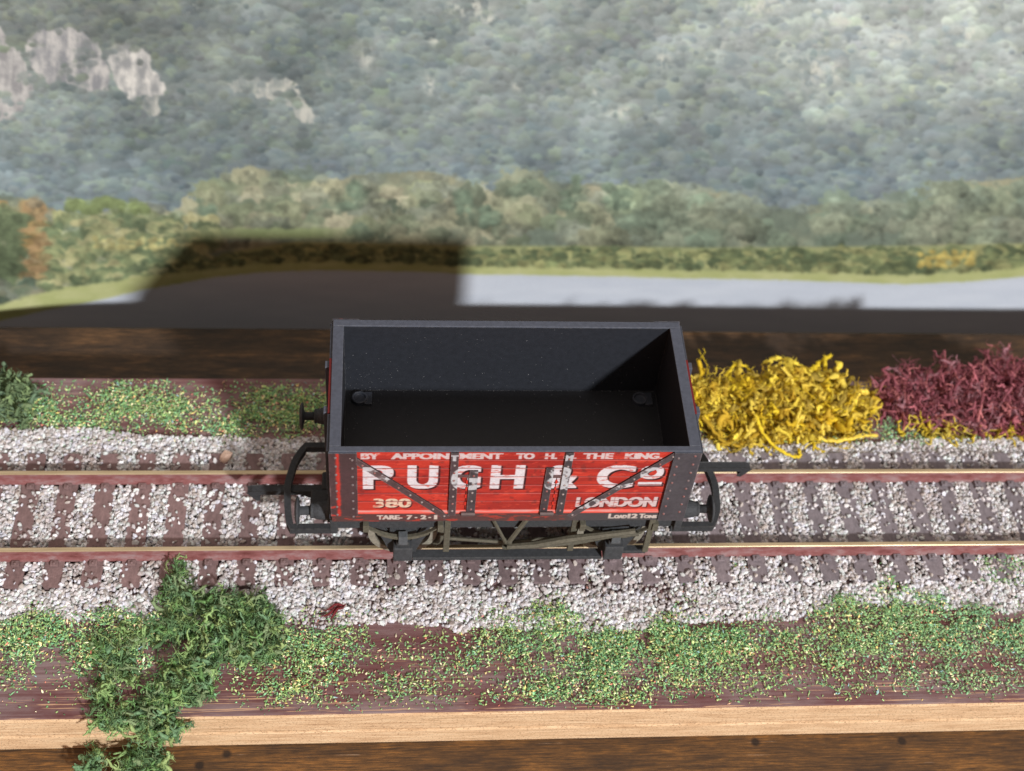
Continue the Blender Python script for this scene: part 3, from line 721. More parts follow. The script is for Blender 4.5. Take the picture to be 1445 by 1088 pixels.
# single loose bits
mb = MB(); mb.lathe([(-.85 * math.cos(t), .85 * math.sin(t)) for t in np.linspace(0.01, math.pi - .01, 14)], (97.9, 23.6, -2.2), 2, 20, (.75, .76, .78))
m, nt, b = new_mat('silver_bead'); b.inputs['Metallic'].default_value = .9; b.inputs['Roughness'].default_value = .3
c = ramp(nt, noise(nt, 6), [(.3, (.6, .6, .62)), (.7, (.8, .8, .82))]); nt.links.new(c, b.inputs['Base Color'])
tag(mb.build('bead', m, smooth=True), 'tiny silver ball lodged at the foot of the burgundy moss', 'bead')
r = np.random.default_rng(2); mb = MB()
pebbles(mb, np.array([(-53.3, 14.2, -2.6)]), np.array([1.75]), lin(np.array([(206, 178, 162)])), r, .5)
tag(mb.build('stone', M_stone), 'largest pale stone, a flat chip beside the far rail left of the wagon', 'stone')
mb = MB()
for k, (px, py, ln_, a) in enumerate(((-31.2, -20.4, 5.5, .55), (-31.0, -19.6, 4.5, .35), (-30.4, -20.6, 4.0, .8))):
    t = np.linspace(-.5, .5, 7)
    mb.tube(np.stack([px + ln_ * t * math.cos(a), py + ln_ * t * math.sin(a) + .3 * np.sin(t * 9 + k), -3.2 + .15 * k + .2 * np.cos(t * 7)], 1), [.06, .18, .26, .24, .24, .16, .05], 6, lin((112, 48, 52)))
tag(mb.build('bark_chip', M_moss), 'dark red splinter lying on the white stones in front of the wagon', 'splinter')

# ------------------------------------------------------------------ WAGON
Hb, Ht, L2, W2 = 17.4, 37.4, 31.1, 14.9
FX = 19.7                                                     # floor of the tub
DK = lin((73, 79, 92))                                  # worn black paint, with the window's bluish sheen put into its colour
wag = empty('open_wagon', (0, 0, 0))
tag(wag, 'red open goods wagon, lettered PUGH & Co in white, black and empty inside', 'wagon')

# --- lettering raster for the side (0.05 mm cells)
RES = .05
LW, LH = int(2 * L2 / RES), int((Ht - Hb) / RES)
def glyph_tris(txt, bold):
    cu = bpy.data.curves.new('t', 'FONT'); cu.body = txt; cu.size = 1; cu.offset = bold; cu.resolution_u = 6
    ob = bpy.data.objects.new('t', cu); COL.objects.link(ob)
    bpy.context.view_layer.update()
    ev = ob.evaluated_get(bpy.context.evaluated_depsgraph_get()); me = ev.to_mesh()
    me.calc_loop_triangles()
    v = np.array([q.co[:2] for q in me.vertices]); t = np.array([q.vertices[:] for q in me.loop_triangles])
    ev.to_mesh_clear(); bpy.data.objects.remove(ob); bpy.data.curves.remove(cu)
    return v, t
def put_text(mask, txt, x0, x1, z0, z1, bold=.02, skew=0):
    v, t = glyph_tris(txt, bold)
    lo, hi = v.min(0), v.max(0)
    q = (v - lo) / (hi - lo)
    q[:, 0] = x0 + q[:, 0] * (x1 - x0) ; q[:, 1] = z0 + q[:, 1] * (z1 - z0)
    q[:, 0] += skew * (q[:, 1] - z0)
    px = (q[:, 0] + L2) / RES; py = (q[:, 1] - Hb) / RES
    for tri in t:
        X = px[tri]; Y = py[tri]
        xa, xb = max(int(X.min()) - 1, 0), min(int(X.max()) + 2, LW); ya, yb = max(int(Y.min()) - 1, 0), min(int(Y.max()) + 2, LH)
        if xa >= xb or ya >= yb: continue
        gx, gy = np.meshgrid(np.arange(xa, xb) + .5, np.arange(ya, yb) + .5)
        den = (Y[1] - Y[2]) * (X[0] - X[2]) + (X[2] - X[1]) * (Y[0] - Y[2])
        if abs(den) < 1e-9: continue
        a = ((Y[1] - Y[2]) * (gx - X[2]) + (X[2] - X[1]) * (gy - Y[2])) / den
        bb = ((Y[2] - Y[0]) * (gx - X[2]) + (X[0] - X[2]) * (gy - Y[2])) / den
        ins = (a >= -.01) & (bb >= -.01) & (a + bb <= 1.01)
        mask[ya:yb, xa:xb] |= ins
def grow(mk, rx, ry):
    out = mk.copy()
    for i in range(1, rx + 1): out |= np.roll(mk, i, 1) | np.roll(mk, -i, 1)
    m2 = out.copy()
    for i in range(1, ry + 1): out |= np.roll(m2, i, 0) | np.roll(m2, -i, 0)
    return out
big = np.zeros((LH, LW), bool)
for ch, x0, x1 in (('P', -25.6, -20.5), ('U', -18.1, -13.0), ('G', -10.7, -5.7), ('H', -4.0, 1.7), ('&', 5.4, 10.9), ('C', 14.3, 20.7)):
    put_text(big, ch, x0 + .35, x1 - .35, 27.0, 33.3, .0)
big = grow(big, 8, 4)
sup = np.zeros_like(big); put_text(sup, 'o', 21.8, 25.4, 29.6, 33.2, .0); sup = grow(sup, 5, 3)
zg = Hb + (np.arange(LH) + .5) * RES; xg = -L2 + (np.arange(LW) + .5) * RES
sup |= ((zg > 27.6) & (zg < 28.6))[:, None] & ((xg > 21.6) & (xg < 25.8))[None]
big |= sup
small = np.zeros_like(big)
for t, x0, x1 in (('BY', -25.8, -22.9), ('APPOINTMENT', -20.8, -2.4), ('TO', 0, 2.9), ('H.', 4.9, 6.7), ('M.', 8.1, 10.0), ('THE', 11.3, 16.2), ('KING.', 18.4, 24.6)):
    put_text(small, t, x0, x1, 35.3, 36.85, .008)
small = grow(small, 3, 1)
lond = np.zeros_like(big); put_text(lond, 'LONDON', 11.6, 25.6, 21.2, 24.0, .0); lond = grow(lond, 4, 2)
num = np.zeros_like(big); put_text(num, '380', -23.8, -17.5, 21.3, 23.8, .0); num = grow(num, 3, 2)
tare = np.zeros_like(big)
for t, x0, x1, zz0 in (('TARE-', -23.2, -18.9, 18.0), ('7', -18.0, -17.2, 18.0), ('2', -15.6, -14.7, 18.0), ('1', -13.2, -12.8, 18.0)):
    put_text(tare, t, x0, x1, zz0, 19.25, .01)
put_text(tare, '.', -16.6, -16.3, 18.4, 18.65); put_text(tare, '.', -14.2, -13.9, 18.4, 18.65)
load = np.zeros_like(big)
put_text(load, 'L', 17.7, 18.6, 18.0, 19.4, .01); put_text(load, 'OAD', 18.75, 20.9, 18.0, 19.0, .01); put_text(load, '1', 21.15, 21.5, 18.0, 19.35, .01); put_text(load, '2', 21.8, 22.8, 18.0, 19.35, .01)
put_text(load, 'T', 23.2, 24.1, 18.0, 19.35, .01); put_text(load, 'ONS', 24.1, 26.3, 18.0, 18.9, .01)
tare = grow(tare, 2, 1); load = grow(load, 2, 1)
def blurm(mk, k=2):
    mk = mk.astype(float)
    for _ in range(k): mk = (mk + np.roll(mk, 1, 0) + np.roll(mk, -1, 0) + np.roll(mk, 1, 1) + np.roll(mk, -1, 1)) / 5
    return mk
shadow = np.zeros_like(big)
for i in range(1, 8): shadow |= np.roll(np.roll(big, i, 1), -i, 0)
for i in range(1, 5): shadow |= np.roll(np.roll(lond | num, i, 1), -i, 0)
shadow &= ~(big | lond | num)
Bm, Sm, Tm, Cm, Lm_ = blurm(big), blurm(shadow), blurm(small | lond), blurm(num), blurm(tare | load)
wn1 = fbm(LH, LW, 60, 51, 5, cellx=200); wn2 = fbm(LH, LW, 10, 52, 4, cellx=30); wn3 = fbm(LH, LW, 26, 53, 4); wn4 = fbm(LH, LW, 4, 54, 2, cellx=5); wst = fbm(LH, LW, 5, 55, 3, cellx=120)
PL0, PL1 = 20.55, 37.4; PH = (PL1 - PL0) / 7
def side_paint():
    Z, X = np.meshgrid(zg, xg, indexing='ij')
    red0 = np.array((160, 45, 40)); red1 = np.array((190, 58, 46)); red2 = np.array((150, 40, 36))
    c = red0 + (red1 - red0) * sstep(.4, .65, wn1)[..., None]
    c = c + (red2 - c) * (sstep(.52, .75, wst) * .55)[..., None]
    pl = np.floor((Z - PL0) / PH); pj = np.array([.97, 1.03, 1.0, .95, 1.02, .98, 1.0, 1])[np.clip(pl, 0, 7).astype(int)]
    c = c * pj[..., None]
    c = c + (np.array((228, 92, 70)) - c) * (sstep(.62, .75, wn2) * .45)[..., None]
    c = c + (np.array((92, 40, 40)) - c) * (sstep(.64, .8, wn3) * .45)[..., None]
    # lettering
    def over(c, mk, col, wear):
        k = mk * (1 - wear)
        return c * (1 - k[..., None]) + np.asarray(col) * k[..., None]
    c = over(c, Sm, (48, 26, 32), .25 * sstep(.5, .7, wn3))
    white = np.array((214, 216, 224)) + 30 * (wn4 - .5)[..., None]
    w1 = .55 * sstep(.66, .74, wn2) + .05
    c = over(c, Bm, white, np.clip(w1, 0, 1))
    c = over(c, Tm, np.array((206, 204, 208)) + 30 * (wn4 - .5)[..., None], np.clip(.12 + .5 * sstep(.62, .74, wn2), 0, 1))
    c = over(c, Cm, np.array((214, 205, 184)) + 40 * (wn4 - .5)[..., None], np.clip(.1 + .6 * sstep(.60, .72, wn2), 0, 1))
    # the gaps between planks
    ph = (Z - PL0) / PH; fr = ph - np.round(ph); dz = np.abs(fr) * PH
    inb = (Z > PL0 + .4) & (Z < PL1 - .6)
    gap = np.where(inb, sstep(.15, .05, dz), 0) * (.72 + .25 * sstep(.4, .6, wn2))
    c = c + (np.array((92, 28, 28)) - c) * gap[..., None]
    lipz = np.where(inb, np.exp(-((fr * PH + .17) / .07) ** 2), 0) * .35 * sstep(.45, .6, wst)  # broken highlight painted along the plank lips
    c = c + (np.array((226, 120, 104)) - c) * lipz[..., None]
    # the kerb rail along the bottom
    kb = sstep(19.75, 19.6, Z)
    kc = np.array((84, 58, 58)) + (np.array((150, 58, 50)) - np.array((84, 58, 58))) * sstep(.55, .68, wn2)[..., None]
    gr = sstep(6, 14, X)[..., None]
    kc = kc * (1 - gr) + np.array((72, 68, 72)) * gr
    c = c * (1 - kb[..., None]) + kc * kb[..., None]
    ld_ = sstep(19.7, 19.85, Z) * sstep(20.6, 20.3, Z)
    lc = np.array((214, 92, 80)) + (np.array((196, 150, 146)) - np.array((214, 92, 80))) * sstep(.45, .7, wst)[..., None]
    c = c + (lc - c) * (ld_ * .85)[..., None]  # pinkish strip paints the light caught by the ledge top
    c = over(c, Lm_, (196, 184, 178), .2 * sstep(.55, .7, wn2))
    # displacement: grooves in, kerb out
    off = -.10 * np.where(inb, sstep(.16, .05, dz), 0) + .30 * sstep(20.5, 19.8, Z)
    return np.clip(c, 5, 250), off
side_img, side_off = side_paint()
Pz = np.linspace(Hb, Ht - .02, 236); Px = np.linspace(-L2, L2, 700)
XX, ZZ = np.meshgrid(Px, Pz)
def side_panel(sgn):
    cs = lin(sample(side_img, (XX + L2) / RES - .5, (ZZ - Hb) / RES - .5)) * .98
    of = sample(side_off, (XX + L2) / RES - .5, (ZZ - Hb) / RES - .5)
    Y = -(14.42 + of)
    P = np.stack([XX, Y, ZZ], -1)
    if sgn > 0: P = P * np.array([-1, -1, 1])
    mb = MB(); mb.grid(P, cs)
    o = mb.build('side_panel', M_paint, wag)
    # close to a real board: skirt and back via solidify
    sd = o.modifiers.new('thickness', 'SOLIDIFY'); sd.thickness = .35 * U; sd.offset = -1
    return o
side_panel(-1); side_panel(1)

# --- black tub: four walls and the floor
mb = MB()
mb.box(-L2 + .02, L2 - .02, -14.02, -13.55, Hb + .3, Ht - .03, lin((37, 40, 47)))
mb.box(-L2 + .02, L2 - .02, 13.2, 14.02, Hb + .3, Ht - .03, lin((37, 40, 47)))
mb.box(-L2 + .02, -29.25, -13.55, 13.2, Hb + .3, Ht - .03, lin((37, 40, 47)))
mb.box(29.25, L2 - .02, -13.55, 13.2, Hb + .3, Ht - .03, lin((37, 40, 47)))
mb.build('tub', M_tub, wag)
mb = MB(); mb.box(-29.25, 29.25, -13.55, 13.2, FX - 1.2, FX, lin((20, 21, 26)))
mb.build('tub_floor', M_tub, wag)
# raised mounting ring and square lug in two floor corners
for sx2, yb in ((-1, 11.2), (1, 11.2)):
    mb = MB(); cx = sx2 * 26.3 - .3
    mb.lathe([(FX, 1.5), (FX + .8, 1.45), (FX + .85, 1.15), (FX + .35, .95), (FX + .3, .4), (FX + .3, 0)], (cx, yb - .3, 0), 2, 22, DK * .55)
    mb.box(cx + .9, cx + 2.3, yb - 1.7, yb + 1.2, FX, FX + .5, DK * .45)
    mb.build('floor_boss', M_tub, wag, bevel=.08)
r = np.random.default_rng(61); n = 260
wl = r.random(n) < .62
x = np.where(r.random(n) < .35, -29 + np.abs(r.normal(0, 5, n)), r.uniform(-29, 29, n)); x = np.clip(x, -29.1, 29.1)
y = np.where(wl, 13.17, 13.1 - np.abs(r.normal(0, 6, n))); y = np.clip(y, -13, 13.17)
z = np.where(wl, FX + .15 + np.abs(r.normal(0, 6, n)), FX + .03); z = np.minimum(z, Ht - .5)
edge_ = r.random(n) < .22; y = np.where(edge_, 13.12, y); z = np.where(edge_, FX + .06, z)
V = OCT[None] * np.stack([r.uniform(.04, .16, n), r.uniform(.03, .06, n), r.uniform(.03, .06, n)], 1)[:, None]
V = np.einsum('nij,nkj->nki', rand_rot(n, r), V) + np.stack([x, y, z], 1)[:, None]
mb = MB(); mb.add(V.reshape(-1, 3), (np.arange(n)[:, None, None] * 6 + OF[None]).reshape(-1, 3), np.repeat(lin((150, 152, 156)) * r.uniform(.25, 1, n)[:, None], 6, 0))
tag(mb.build('dust', M_flake, wag), kind='stuff')
# rim capping
rim = MB()
for (x0, x1, y0, y1) in ((-L2, L2, -14.6, -13.5), (-L2, L2, 13.15, 14.6), (-L2, -29.2, -13.5, 13.15), (29.2, L2, -13.5, 13.15)):
    nx = max(2, int((x1 - x0) / .5)); ny = max(2, int((y1 - y0) / .5))
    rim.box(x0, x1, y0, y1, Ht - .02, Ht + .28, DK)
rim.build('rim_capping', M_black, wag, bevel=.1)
# --- ends: red boards between posts
for sx2 in (-1, 1):
    mb = MB(); a, bq = sorted((sx2 * L2, sx2 * 31.55))
    for k in range(7):
        mb.box(a, bq, -6.2, 5.9, PL0 + k * PH + .05, PL0 + (k + 1) * PH - .08, lin((112, 32, 34)) * rng.uniform(.8, 1))  # darker red than the sides: the ends' shade is put into the colour
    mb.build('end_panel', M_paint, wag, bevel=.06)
    for y0_, y1_ in ((-14.2, -6.3), (6.0, 14.2)):
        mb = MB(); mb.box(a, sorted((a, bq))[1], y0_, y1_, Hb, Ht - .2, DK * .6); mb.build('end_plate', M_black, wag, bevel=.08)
    for yy in (-5, 5):
        mb = MB(); a, bq = sorted((sx2 * 31.56, sx2 * 32.3))
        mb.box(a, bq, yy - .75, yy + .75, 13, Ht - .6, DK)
        mb.build('end_post', M_black, wag, bevel=.1)
# --- corner plates with rivets
def rivet(mb, x, y, z, c, sgn=-1, rr=.26):
    mb.lathe([(0, rr), (sgn * .12, rr * .85), (sgn * .2, rr * .45), (sgn * .21, 0)], (x, y, z), 1, 8, c)
for sy in (-1, 1):
    for sx2 in (-1, 1):
        mb = MB(); xa, xb = sorted((sx2 * (L2 + .12), sx2 * 26.55))
        nx, nz = 30, 120
        xs = np.linspace(xa, xb, nx); zs_ = np.linspace(Hb + (.1 if sx2 > 0 else 2.0), Ht + .1, nz)
        X, Z = np.meshgrid(xs, zs_)
        n_ = fbm(nz, nx, 9, 200 + sx2 + sy, 3); n2_ = fbm(nz, nx, 20, 210 + sx2 + sy, 3)
        if sx2 < 0:
            c = np.array((80, 58, 62)) + (np.array((66, 50, 52)) - np.array((80, 58, 62))) * n2_[..., None]
            e = sstep(.0, .45, np.abs(X + 29.75) + .5 * (n_ - .55)); c = np.array((184, 52, 44)) * (1 - e[..., None]) + c * e[..., None]
            e = sstep(.66, .72, n_) * sstep(-29.5, -30.4, X); c = c * (1 - e[..., None]) + np.array((160, 56, 52)) * e[..., None]
        else:
            c = np.array((70, 67, 73)) + 18 * (n2_[..., None] - .5)
        ed = np.minimum(np.abs(X - xa), np.abs(X - xb)); e = sstep(.25, .05, ed) * sstep(.45, .62, n_) * .6
        c = c * (1 - e[..., None]) + np.array((128, 118, 120)) * e[..., None]
        yf = sy * 14.95
        P = np.stack([X, np.full_like(X, yf), Z], -1)
        if sy > 0: P = P[:, ::-1]; c = c[:, ::-1]
        mb.grid(P, lin(c))
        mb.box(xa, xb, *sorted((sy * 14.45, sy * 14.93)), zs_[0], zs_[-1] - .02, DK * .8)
        for col_, xr_ in enumerate((27.35, 30.1)):
            for k in range(8):
                zr = Hb + 2.3 + k * 2.35 + (.6 if col_ else 0) - (.4 if sx2 < 0 else 0)
                if zr > Ht - .5: continue
                cr = lin((128, 84, 82)) if (sx2 > 0 and rng.random() < .75) else lin((110, 96, 98))
                rivet(mb, sx2 * xr_, sy * 14.94, zr, cr, sy)
        mb.build('corner_plate', M_black, wag)
# --- straps on the side: diagonal braces, door straps
def strap(name, p0, p1, wd, y_in, y_out, rivets, seed, sgn=-1, tint=(72, 62, 66), letters=True):
    p0 = np.array(p0, float); p1 = np.array(p1, float); ln_ = np.linalg.norm(p1 - p0); t = (p1 - p0) / ln_; q = np.array([-t[1], t[0]])
    na = max(2, int(ln_ / .12)); nb = max(3, int(wd / .11))
    A, B = np.meshgrid(np.linspace(0, ln_, na), np.linspace(-wd / 2, wd / 2, nb), indexing='ij')
    X = p0[0] + A * t[0] + B * q[0]; Z = p0[1] + A * t[1] + B * q[1]
    n_ = fbm(na, nb, 10, seed, 3); n2_ = fbm(na, nb, 24, seed + 5, 3)
    c = np.asarray(tint, float) + 26 * (n2_[..., None] - .5)
    ed = np.minimum(B + wd / 2, wd / 2 - B); e = sstep(.16, .02, ed) * sstep(.42, .6, n_)
    c = c * (1 - .55 * e[..., None]) + np.array((150, 110, 108)) * .55 * e[..., None]
    if letters:
        gx, gz = (X + L2) / RES - .5, (Z - Hb) / RES - .5
        k = sample(Bm, gx, gz) * (1 - .75 * sstep(.52, .66, n_)) * .9
        k2 = sample(Tm, gx, gz) * .85
        k = np.maximum(k, k2)[..., None]; c = c * (1 - k) + np.array((196, 200, 206)) * k
    mb = MB()
    P = np.stack([X, np.full_like(X, sgn * y_out), Z], -1)
    mb.grid(P, lin(c))
    # edges of the strap
    def skirt(P1, cc_):
        Q = P1.copy(); Q[:, 1] = sgn * y_in
        mb.grid(np.stack([P1, Q], 0), np.tile(lin(cc_), (2 * len(P1), 1)))
    for P1 in (P[:, 0], P[:, -1], P[0], P[-1]): skirt(P1, (58, 46, 48))
    for s in rivets:
        pr = p0 + t * s * ln_
        rivet(mb, pr[0], sgn * (y_out - .02), pr[1], lin((150, 136, 134)) if rng.random() < .6 else lin((140, 84, 80)), sgn, .23)
    return mb.build(name, M_black, wag)
for sgn in (-1, 1):
    lt = sgn < 0
    strap('diagonal_brace', (-28.2, 36.7), (-11.0, 18.5), 1.25, 14.35, 14.78, np.linspace(.03, .97, 9), 300, sgn, (84, 66, 68), lt)
    strap('diagonal_brace', (26.9, 36.9), (10.6, 18.7), 1.25, 14.35, 14.78, np.linspace(.03, .97, 9), 310, sgn, (74, 66, 70), lt)
    strap('door_strap', (-10.35, 37.3), (-10.2, 19.3), 1.3, 14.35, 14.84, (.18, .3, .42, .56, .68, .8, .92), 320, sgn, (76, 62, 66), lt)
    strap('door_strap', (-6.95, 32.2), (-6.95, 19.8), 1.45, 14.35, 14.74, (.1, .3, .5, .7, .9), 330, sgn, (72, 64, 68), lt)
    strap('door_strap', (5.95, 33.0), (5.85, 19.8), 1.35, 14.35, 14.74, (.1, .3, .5, .7, .9), 340, sgn, (66, 58, 62), lt)
    strap('door_strap', (8.85, 37.3), (8.75, 19.3), 1.3, 14.35, 14.84, (.08, .2, .35, .5, .65, .8, .92), 350, sgn, (66, 60, 64), lt)
    for xa, xb, zz0 in ((-9.75, -7.65, 30.4), (6.5, 8.2, 30.2)):
        mb = MB(); mb.box(xa, xb, *sorted((sgn * 14.3, sgn * 14.72)), zz0, zz0 + .55, lin((92, 66, 66)))
        mb.build('latch_bar', M_black, wag, bevel=.05)
    for xc in (-8.0, 7.35):     # door gap and hinge
        mb = MB(); mb.box(xc - .07, xc + .07, *sorted((sgn * 14.3, sgn * 14.47)), 20.6, 30, lin((70, 24, 24)))
        for zz0 in (22, 24.2, 26.4, 28.4): mb.box(xc - .16, xc + .16, *sorted((sgn * 14.3, sgn * 14.56)), zz0, zz0 + .9, lin((196, 52, 40)))
        mb.build('door_edge', M_paint, wag)
        mb = MB(); mb.box(xc - 1.1 + (.6 if xc < 0 else -.9), xc + 1.1 + (.6 if xc < 0 else -.9), *sorted((sgn * 14.5, sgn * 15.15)), 19.35, 20.15, lin((84, 66, 68)))
        mb.lathe([(-1.2, .32), (1.2, .32)], (xc + (.6 if xc < 0 else -.9), sgn * 15.05, 20.1), 0, 10, lin((96, 84, 84)))
        mb.build('door_hinge', M_black, wag, bevel=.06)

# --- underframe
IR = lin((58, 61, 65)); RU = lin((90, 88, 77)); IR2 = lin((84, 89, 94))
for sy in (-1, 1):
    mb = MB(); a = sorted((sy * 12.6, sy * 14.3)); mb.box(-L2 + .3, L2 - .3, *a, 16.7, 17.36, IR2)
    a = sorted((sy * 12.6, sy * 13.3)); mb.box(-L2 + .3, L2 - .3, *a, 13.2, 16.7, IR)
    mb.build('solebar', M_iron, wag, bevel=.12)
mb = MB(); mb.box(-30, 30, -12.5, 12.5, 15.5, 17.3, IR * .6); mb.build('underfloor', M_iron, wag)
for sx2 in (-1, 1):
    mb = MB(); a = sorted((sx2 * 30.2, sx2 * 31.5)); mb.box(*a, -14.2, 14.2, 12.8, 17.35, IR); mb.build('headstock', M_iron, wag, bevel=.12)
    for sy in (-1, 1):
        bf = empty('buffer'); bf.parent = wag
        bf.location = (sx2 * 31.5 * U, sy * 10.7 * U, 15.0 * U)
        mb = MB(); s = sx2
        mb.lathe([(0, 2.1), (s * .5, 2.1), (s * .55, 1.75), (s * 2.2, 1.6), (s * 3.0, 1.35), (s * 3.4, 1.45), (s * 3.6, 1.2), (s * 3.7, 0)], (0, 0, 0), 0, 24, IR)
        mb.build('buffer_shank', M_iron, bf, smooth=False)
        mb = MB(); mb.lathe([(s * 3.5, 0), (s * 3.5, .8), (s * 5.3, .8), (s * 5.5, 1.3), (s * 5.6, 2.35), (s * 5.75, 2.6), (s * 6.0, 2.55), (s * 6.3, 1.6), (s * 6.4, 0)], (0, 0, 0), 0, 28, IR * 1.05)
        mb.build('buffer_head', M_iron, bf, smooth=True)
# couplings
for sx2, hz, hy, tipz in ((-1, 6.6, -.3, 4.6), (1, 11.6, 1.2, 9.8)):
    cp = empty('coupling'); cp.parent = wag; cp.location = (sx2 * 31.0 * U, 0, 7.2 * U)
    mb = MB()
    xf, xm, xn = (5.9, 9.0, 8.0) if sx2 < 0 else (7.0, 10.1, 8.2)
    ys = np.linspace(9.3, -9.3, 21)
    xo = np.interp(ys, [-9.3, -6, 0, 6, 9.3], [xn, xm - .4, xm, xm - 1.2, xf])
    for _ in range(2): xo[1:-1] = (xo[:-2] + 2 * xo[1:-1] + xo[2:]) / 4
    path = [(0.2, 9.3)] + list(zip(xo, ys)) + [(0.2, -9.3)]
    path = np.array(path); path[:, 0] *= sx2
    tn = np.gradient(path, axis=0); tn /= np.linalg.norm(tn, axis=1)[:, None]; nn = np.stack([-tn[:, 1], tn[:, 0]], 1)
    hwv = .62; c = IR * .75
    V = []
    for zz0 in (-.75, .75):
        for s_ in (-hwv, hwv): V.append(np.column_stack([path + nn * s_, np.full(len(path), zz0)]))
    V = np.array(V); npth = len(path); Vf = V.reshape(-1, 3); q = lambda k: np.arange(npth) + k * npth
    Fq = []
    for (k1, k2) in ((0, 1), (1, 3), (3, 2), (2, 0)):
        i1, i2 = q(k1), q(k2); Fq.append(np.stack([i1[:-1], i1[1:], i2[1:], i2[:-1]], 1))
    mb.add(Vf, np.vstack(Fq), c)
    mb.build('coupling_bow', M_iron, cp)
    mb = MB(); z0 = hz - 7.2
    s = sx2
    pts = [(s * .2, z0 - .9), (s * 5.5, z0 - .7), (s * 5.5, z0 + .5), (s * 15.2, z0 + .5), (s * 16.6, z0 + .1), (s * 14.6, tipz - 7.2 - .3), (s * 14.0, tipz - 7.2), (s * 14.6, z0 - .35), (s * 6.5, z0 - .4), (s * 4.4, z0 - 1.6), (s * .2, z0 - 1.9)]
    pts = [(s * .2, z0 - 1.2), (s * .2, z0 + .55), (s * 15.4, z0 + .55), (s * 16.4, z0 + .2), (s * 14.7, tipz - 7.4), (s * 14.0, tipz - 7.2), (s * 14.7, z0 - .35), (s * 6.2, z0 - .35), (s * 4.4, z0 - 1.6), (s * 3, z0 - 2.2)]
    mb.prism(pts, 1, hy - .75, hy + .75, IR * .75)
    mb.build('coupling_hook', M_iron, cp, bevel=.12)
    mb = MB(); a = sorted((s * .1, s * 4.6)); mb.box(*a, -5.6 + hy, -.8 + hy, -1.4, .9, IR * .8); a = sorted((s * .1, s * 2.6)); mb.box(*a, -.8 + hy, 3.2 + hy, -1.6, 1.0, IR * .7)
    mb.build('coupling_mount', M_iron, cp, bevel=.35)
# wheels
AX = (-18.6, 20.1)
for ax in AX:
    for sy in (-1, 1):
        wh = empty('wheel'); wh.parent = wag; wh.location = (ax * U, sy * 8.6 * U, 6.35 * U)
        s = sy
        mb = MB(); mb.lathe([(s * -1.35, 5.1), (s * -1.35, 7.0), (s * -.95, 7.15), (s * -.65, 6.5), (s * 1.35, 6.3), (s * 1.35, 5.1), (s * -1.35, 5.1)], (0, 0, 0), 1, 48, lin((132, 129, 118)))
        mb.build('tyre', M_iron, wh, smooth=False)
        mb = MB(); mb.lathe([(s * -.9, 0), (s * -.9, 5.15), (s * .5, 5.15), (s * .35, 1.6), (s * 1.2, 1.4), (s * 1.2, 0)], (0, 0, 0), 1, 36, IR * .7)
        mb.build('wheel_disc', M_iron, wh)
    mb = MB(); mb.tube([(ax, -11.5, 6.35), (ax, 11.5, 6.35)], .8, 10, IR * .7); mb.build('axle', M_iron, wag)
    for sy in (-1, 1):
        # axle guard (W-iron)
        mb = MB(); a0, a1 = sorted((sy * 12.0, sy * 12.55))
        for d in (-1, 1):
            mb.prism([(ax + d * 5.2, 13.4), (ax + d * 4.0, 13.4), (ax + d * 1.3, 7.2), (ax + d * 1.6, 4.2), (ax + d * 2.2, 4.2)], 1, a0, a1, IR)
        mb.box(ax - 2.4, ax + 2.4, a0, a1, 8.6, 13.3, IR)
        mb.build('axle_guard', M_iron, wag, bevel=.08)
        mb = MB(); a0, a1 = sorted((sy * 12.6, sy * 14.7)); mb.box(ax - 1.75, ax + 1.75, a0, a1, 4.3, 8.4, IR * 1.1)
        a0, a1 = sorted((sy * 12.6, sy * 14.2)); mb.box(ax - 1.2, ax + 1.2, a0, a1, 8.4, 9.6, IR)
        mb.build('axlebox', M_iron, wag, bevel=.25)
        mb = MB(); t = np.linspace(-1, 1, 17)
        for k, (hl, dz) in enumerate(((6.6, 0), (4.6, -.38))):
            tt = t * hl; zc = 11.0 + dz + 3.4 * (tt / 6.6) ** 2
            Vb = []
            for (yy, dd) in ((13.5, 0), (14.15, 0), (14.15, .36), (13.5, .36)): Vb.append(np.column_stack([ax + tt, np.full(17, sy * yy), zc + dd]))
            Vb = np.array(Vb); Fq = []
            for k1 in range(4):
                i1 = np.arange(17) + k1 * 17; i2 = np.arange(17) + ((k1 + 1) % 4) * 17; Fq.append(np.stack([i1[:-1], i1[1:], i2[1:], i2[:-1]], 1))
            mb.add(Vb.reshape(-1, 3), np.vstack(Fq), RU if k < 2 else IR * 1.2)
        mb.box(ax - .8, ax + .8, *sorted((sy * 13.2, sy * 14.5)), 9.5, 11.9, IR2)
        for d in (-1, 1): mb.box(ax + d * 6.6 - .5, ax + d * 6.6 + .5, *sorted((sy * 13.2, sy * 14.5)), 13.6, 15.6, RU)
        mb.build('leaf_spring', M_iron, wag)
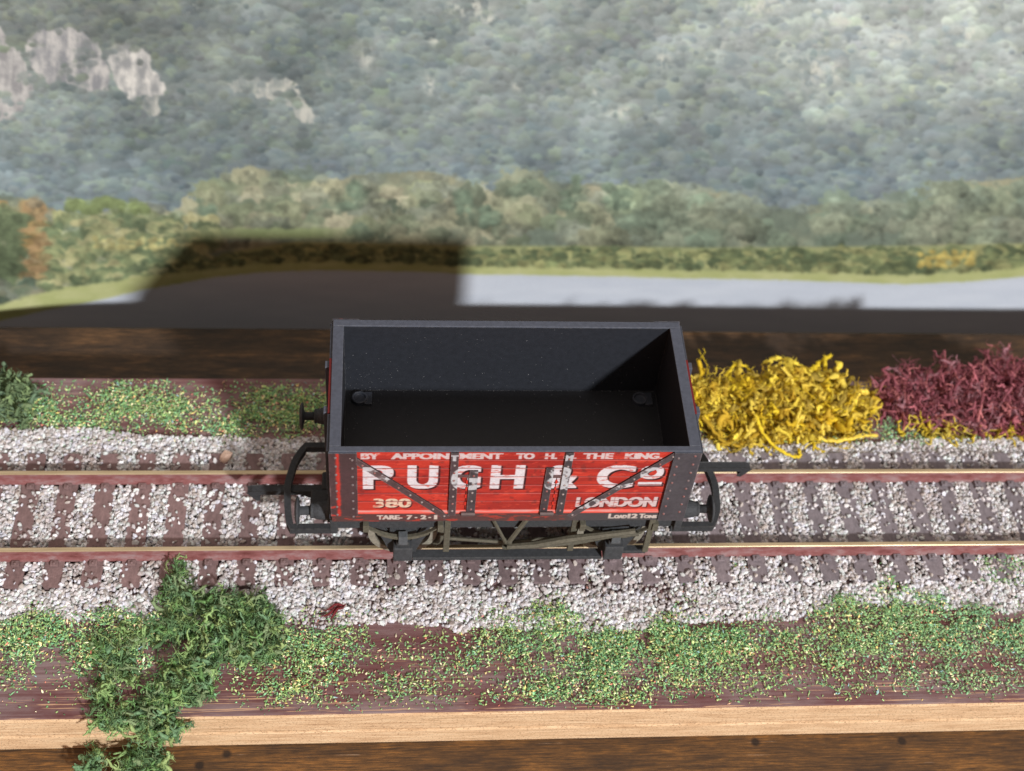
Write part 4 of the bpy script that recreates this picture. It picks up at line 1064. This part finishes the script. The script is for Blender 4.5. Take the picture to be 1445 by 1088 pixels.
for sy in (-1, 1):
    a = sorted((sy * 12.0, sy * 13.9))
    mb = MB(); mb.box(AX[0] + 1.8, AX[1] - 1.8, *a, 3.3, 4.2, IR); mb.build('tie_bar', M_iron, wag, bevel=.1)
    a = sorted((sy * 12.0, sy * 13.4))
    mb = MB(); mb.box(AX[1] + 1.8, AX[1] + 6.4, *a, 4.4, 5.2, IR); mb.build('tie_bar', M_iron, wag, bevel=.1)
    yo = sy * 13.9
    # V hanger
    mb = MB()
    for d in (-1, 1): mb.tube([(.3 + d * 3.0, yo, 16.6), (.3 + d * .3, yo, 9.2)], .55, 6, RU, flat=.6)
    mb.lathe([(-.7, 1.0), (.7, 1.0), (.75, 0)], (.3, yo, 8.8), 1, 12, RU); mb.build('brake_hanger', M_iron, wag)
    # brake lever, long and cranked, with its guide at the right
    mb = MB(); mb.tube([(.3, sy * 14.6, 8.9), (5, sy * 14.9, 9.8), (11, sy * 15.1, 12.0), (17, sy * 15.2, 13.4), (23.0, sy * 15.2, 14.6)], [.55, .75, .8, .62, .62], 7, RU * 1.05, flat=.8)
    mb.tube([(.3, sy * 14.2, 8.4), (6, sy * 14.4, 8.6), (13, sy * 14.5, 10.0), (19, sy * 14.5, 12.0), (24, sy * 14.5, 12.6)], .42, 6, RU * .9)
    mb.build('brake_lever', M_iron, wag)
    mb = MB(); mb.box(25.5, 26.6, *sorted((sy * 13.6, sy * 14.2)), 6.0, 16.7, RU); mb.build('lever_guide', M_iron, wag, bevel=.1)
    # push rods and brake shoes
    for d, axx in ((-1, AX[0]), (1, AX[1])):
        mb = MB(); xs_ = axx - d * 7.9
        mb.tube([(.3, sy * 13.2, 8.2), (xs_ + d * .4, sy * 11.5, 7.2)], .38, 6, RU); mb.build('push_rod', M_iron, wag)
        mb = MB(); th = np.linspace(-.62, .62, 9)
        mb.tube(np.column_stack([axx - d * 7.3 * np.cos(th), np.full(9, sy * 9.4), 6.35 + 7.3 * np.sin(th)]), .75, 6, RU * .9); mb.build('brake_shoe', M_iron, wag)
        mb = MB(); mb.box(xs_ - .55, xs_ + .55, *sorted((sy * 12.8, sy * 13.5)), 5.5, 16.7, RU * .9); mb.build('brake_drop_link', M_iron, wag, bevel=.1)
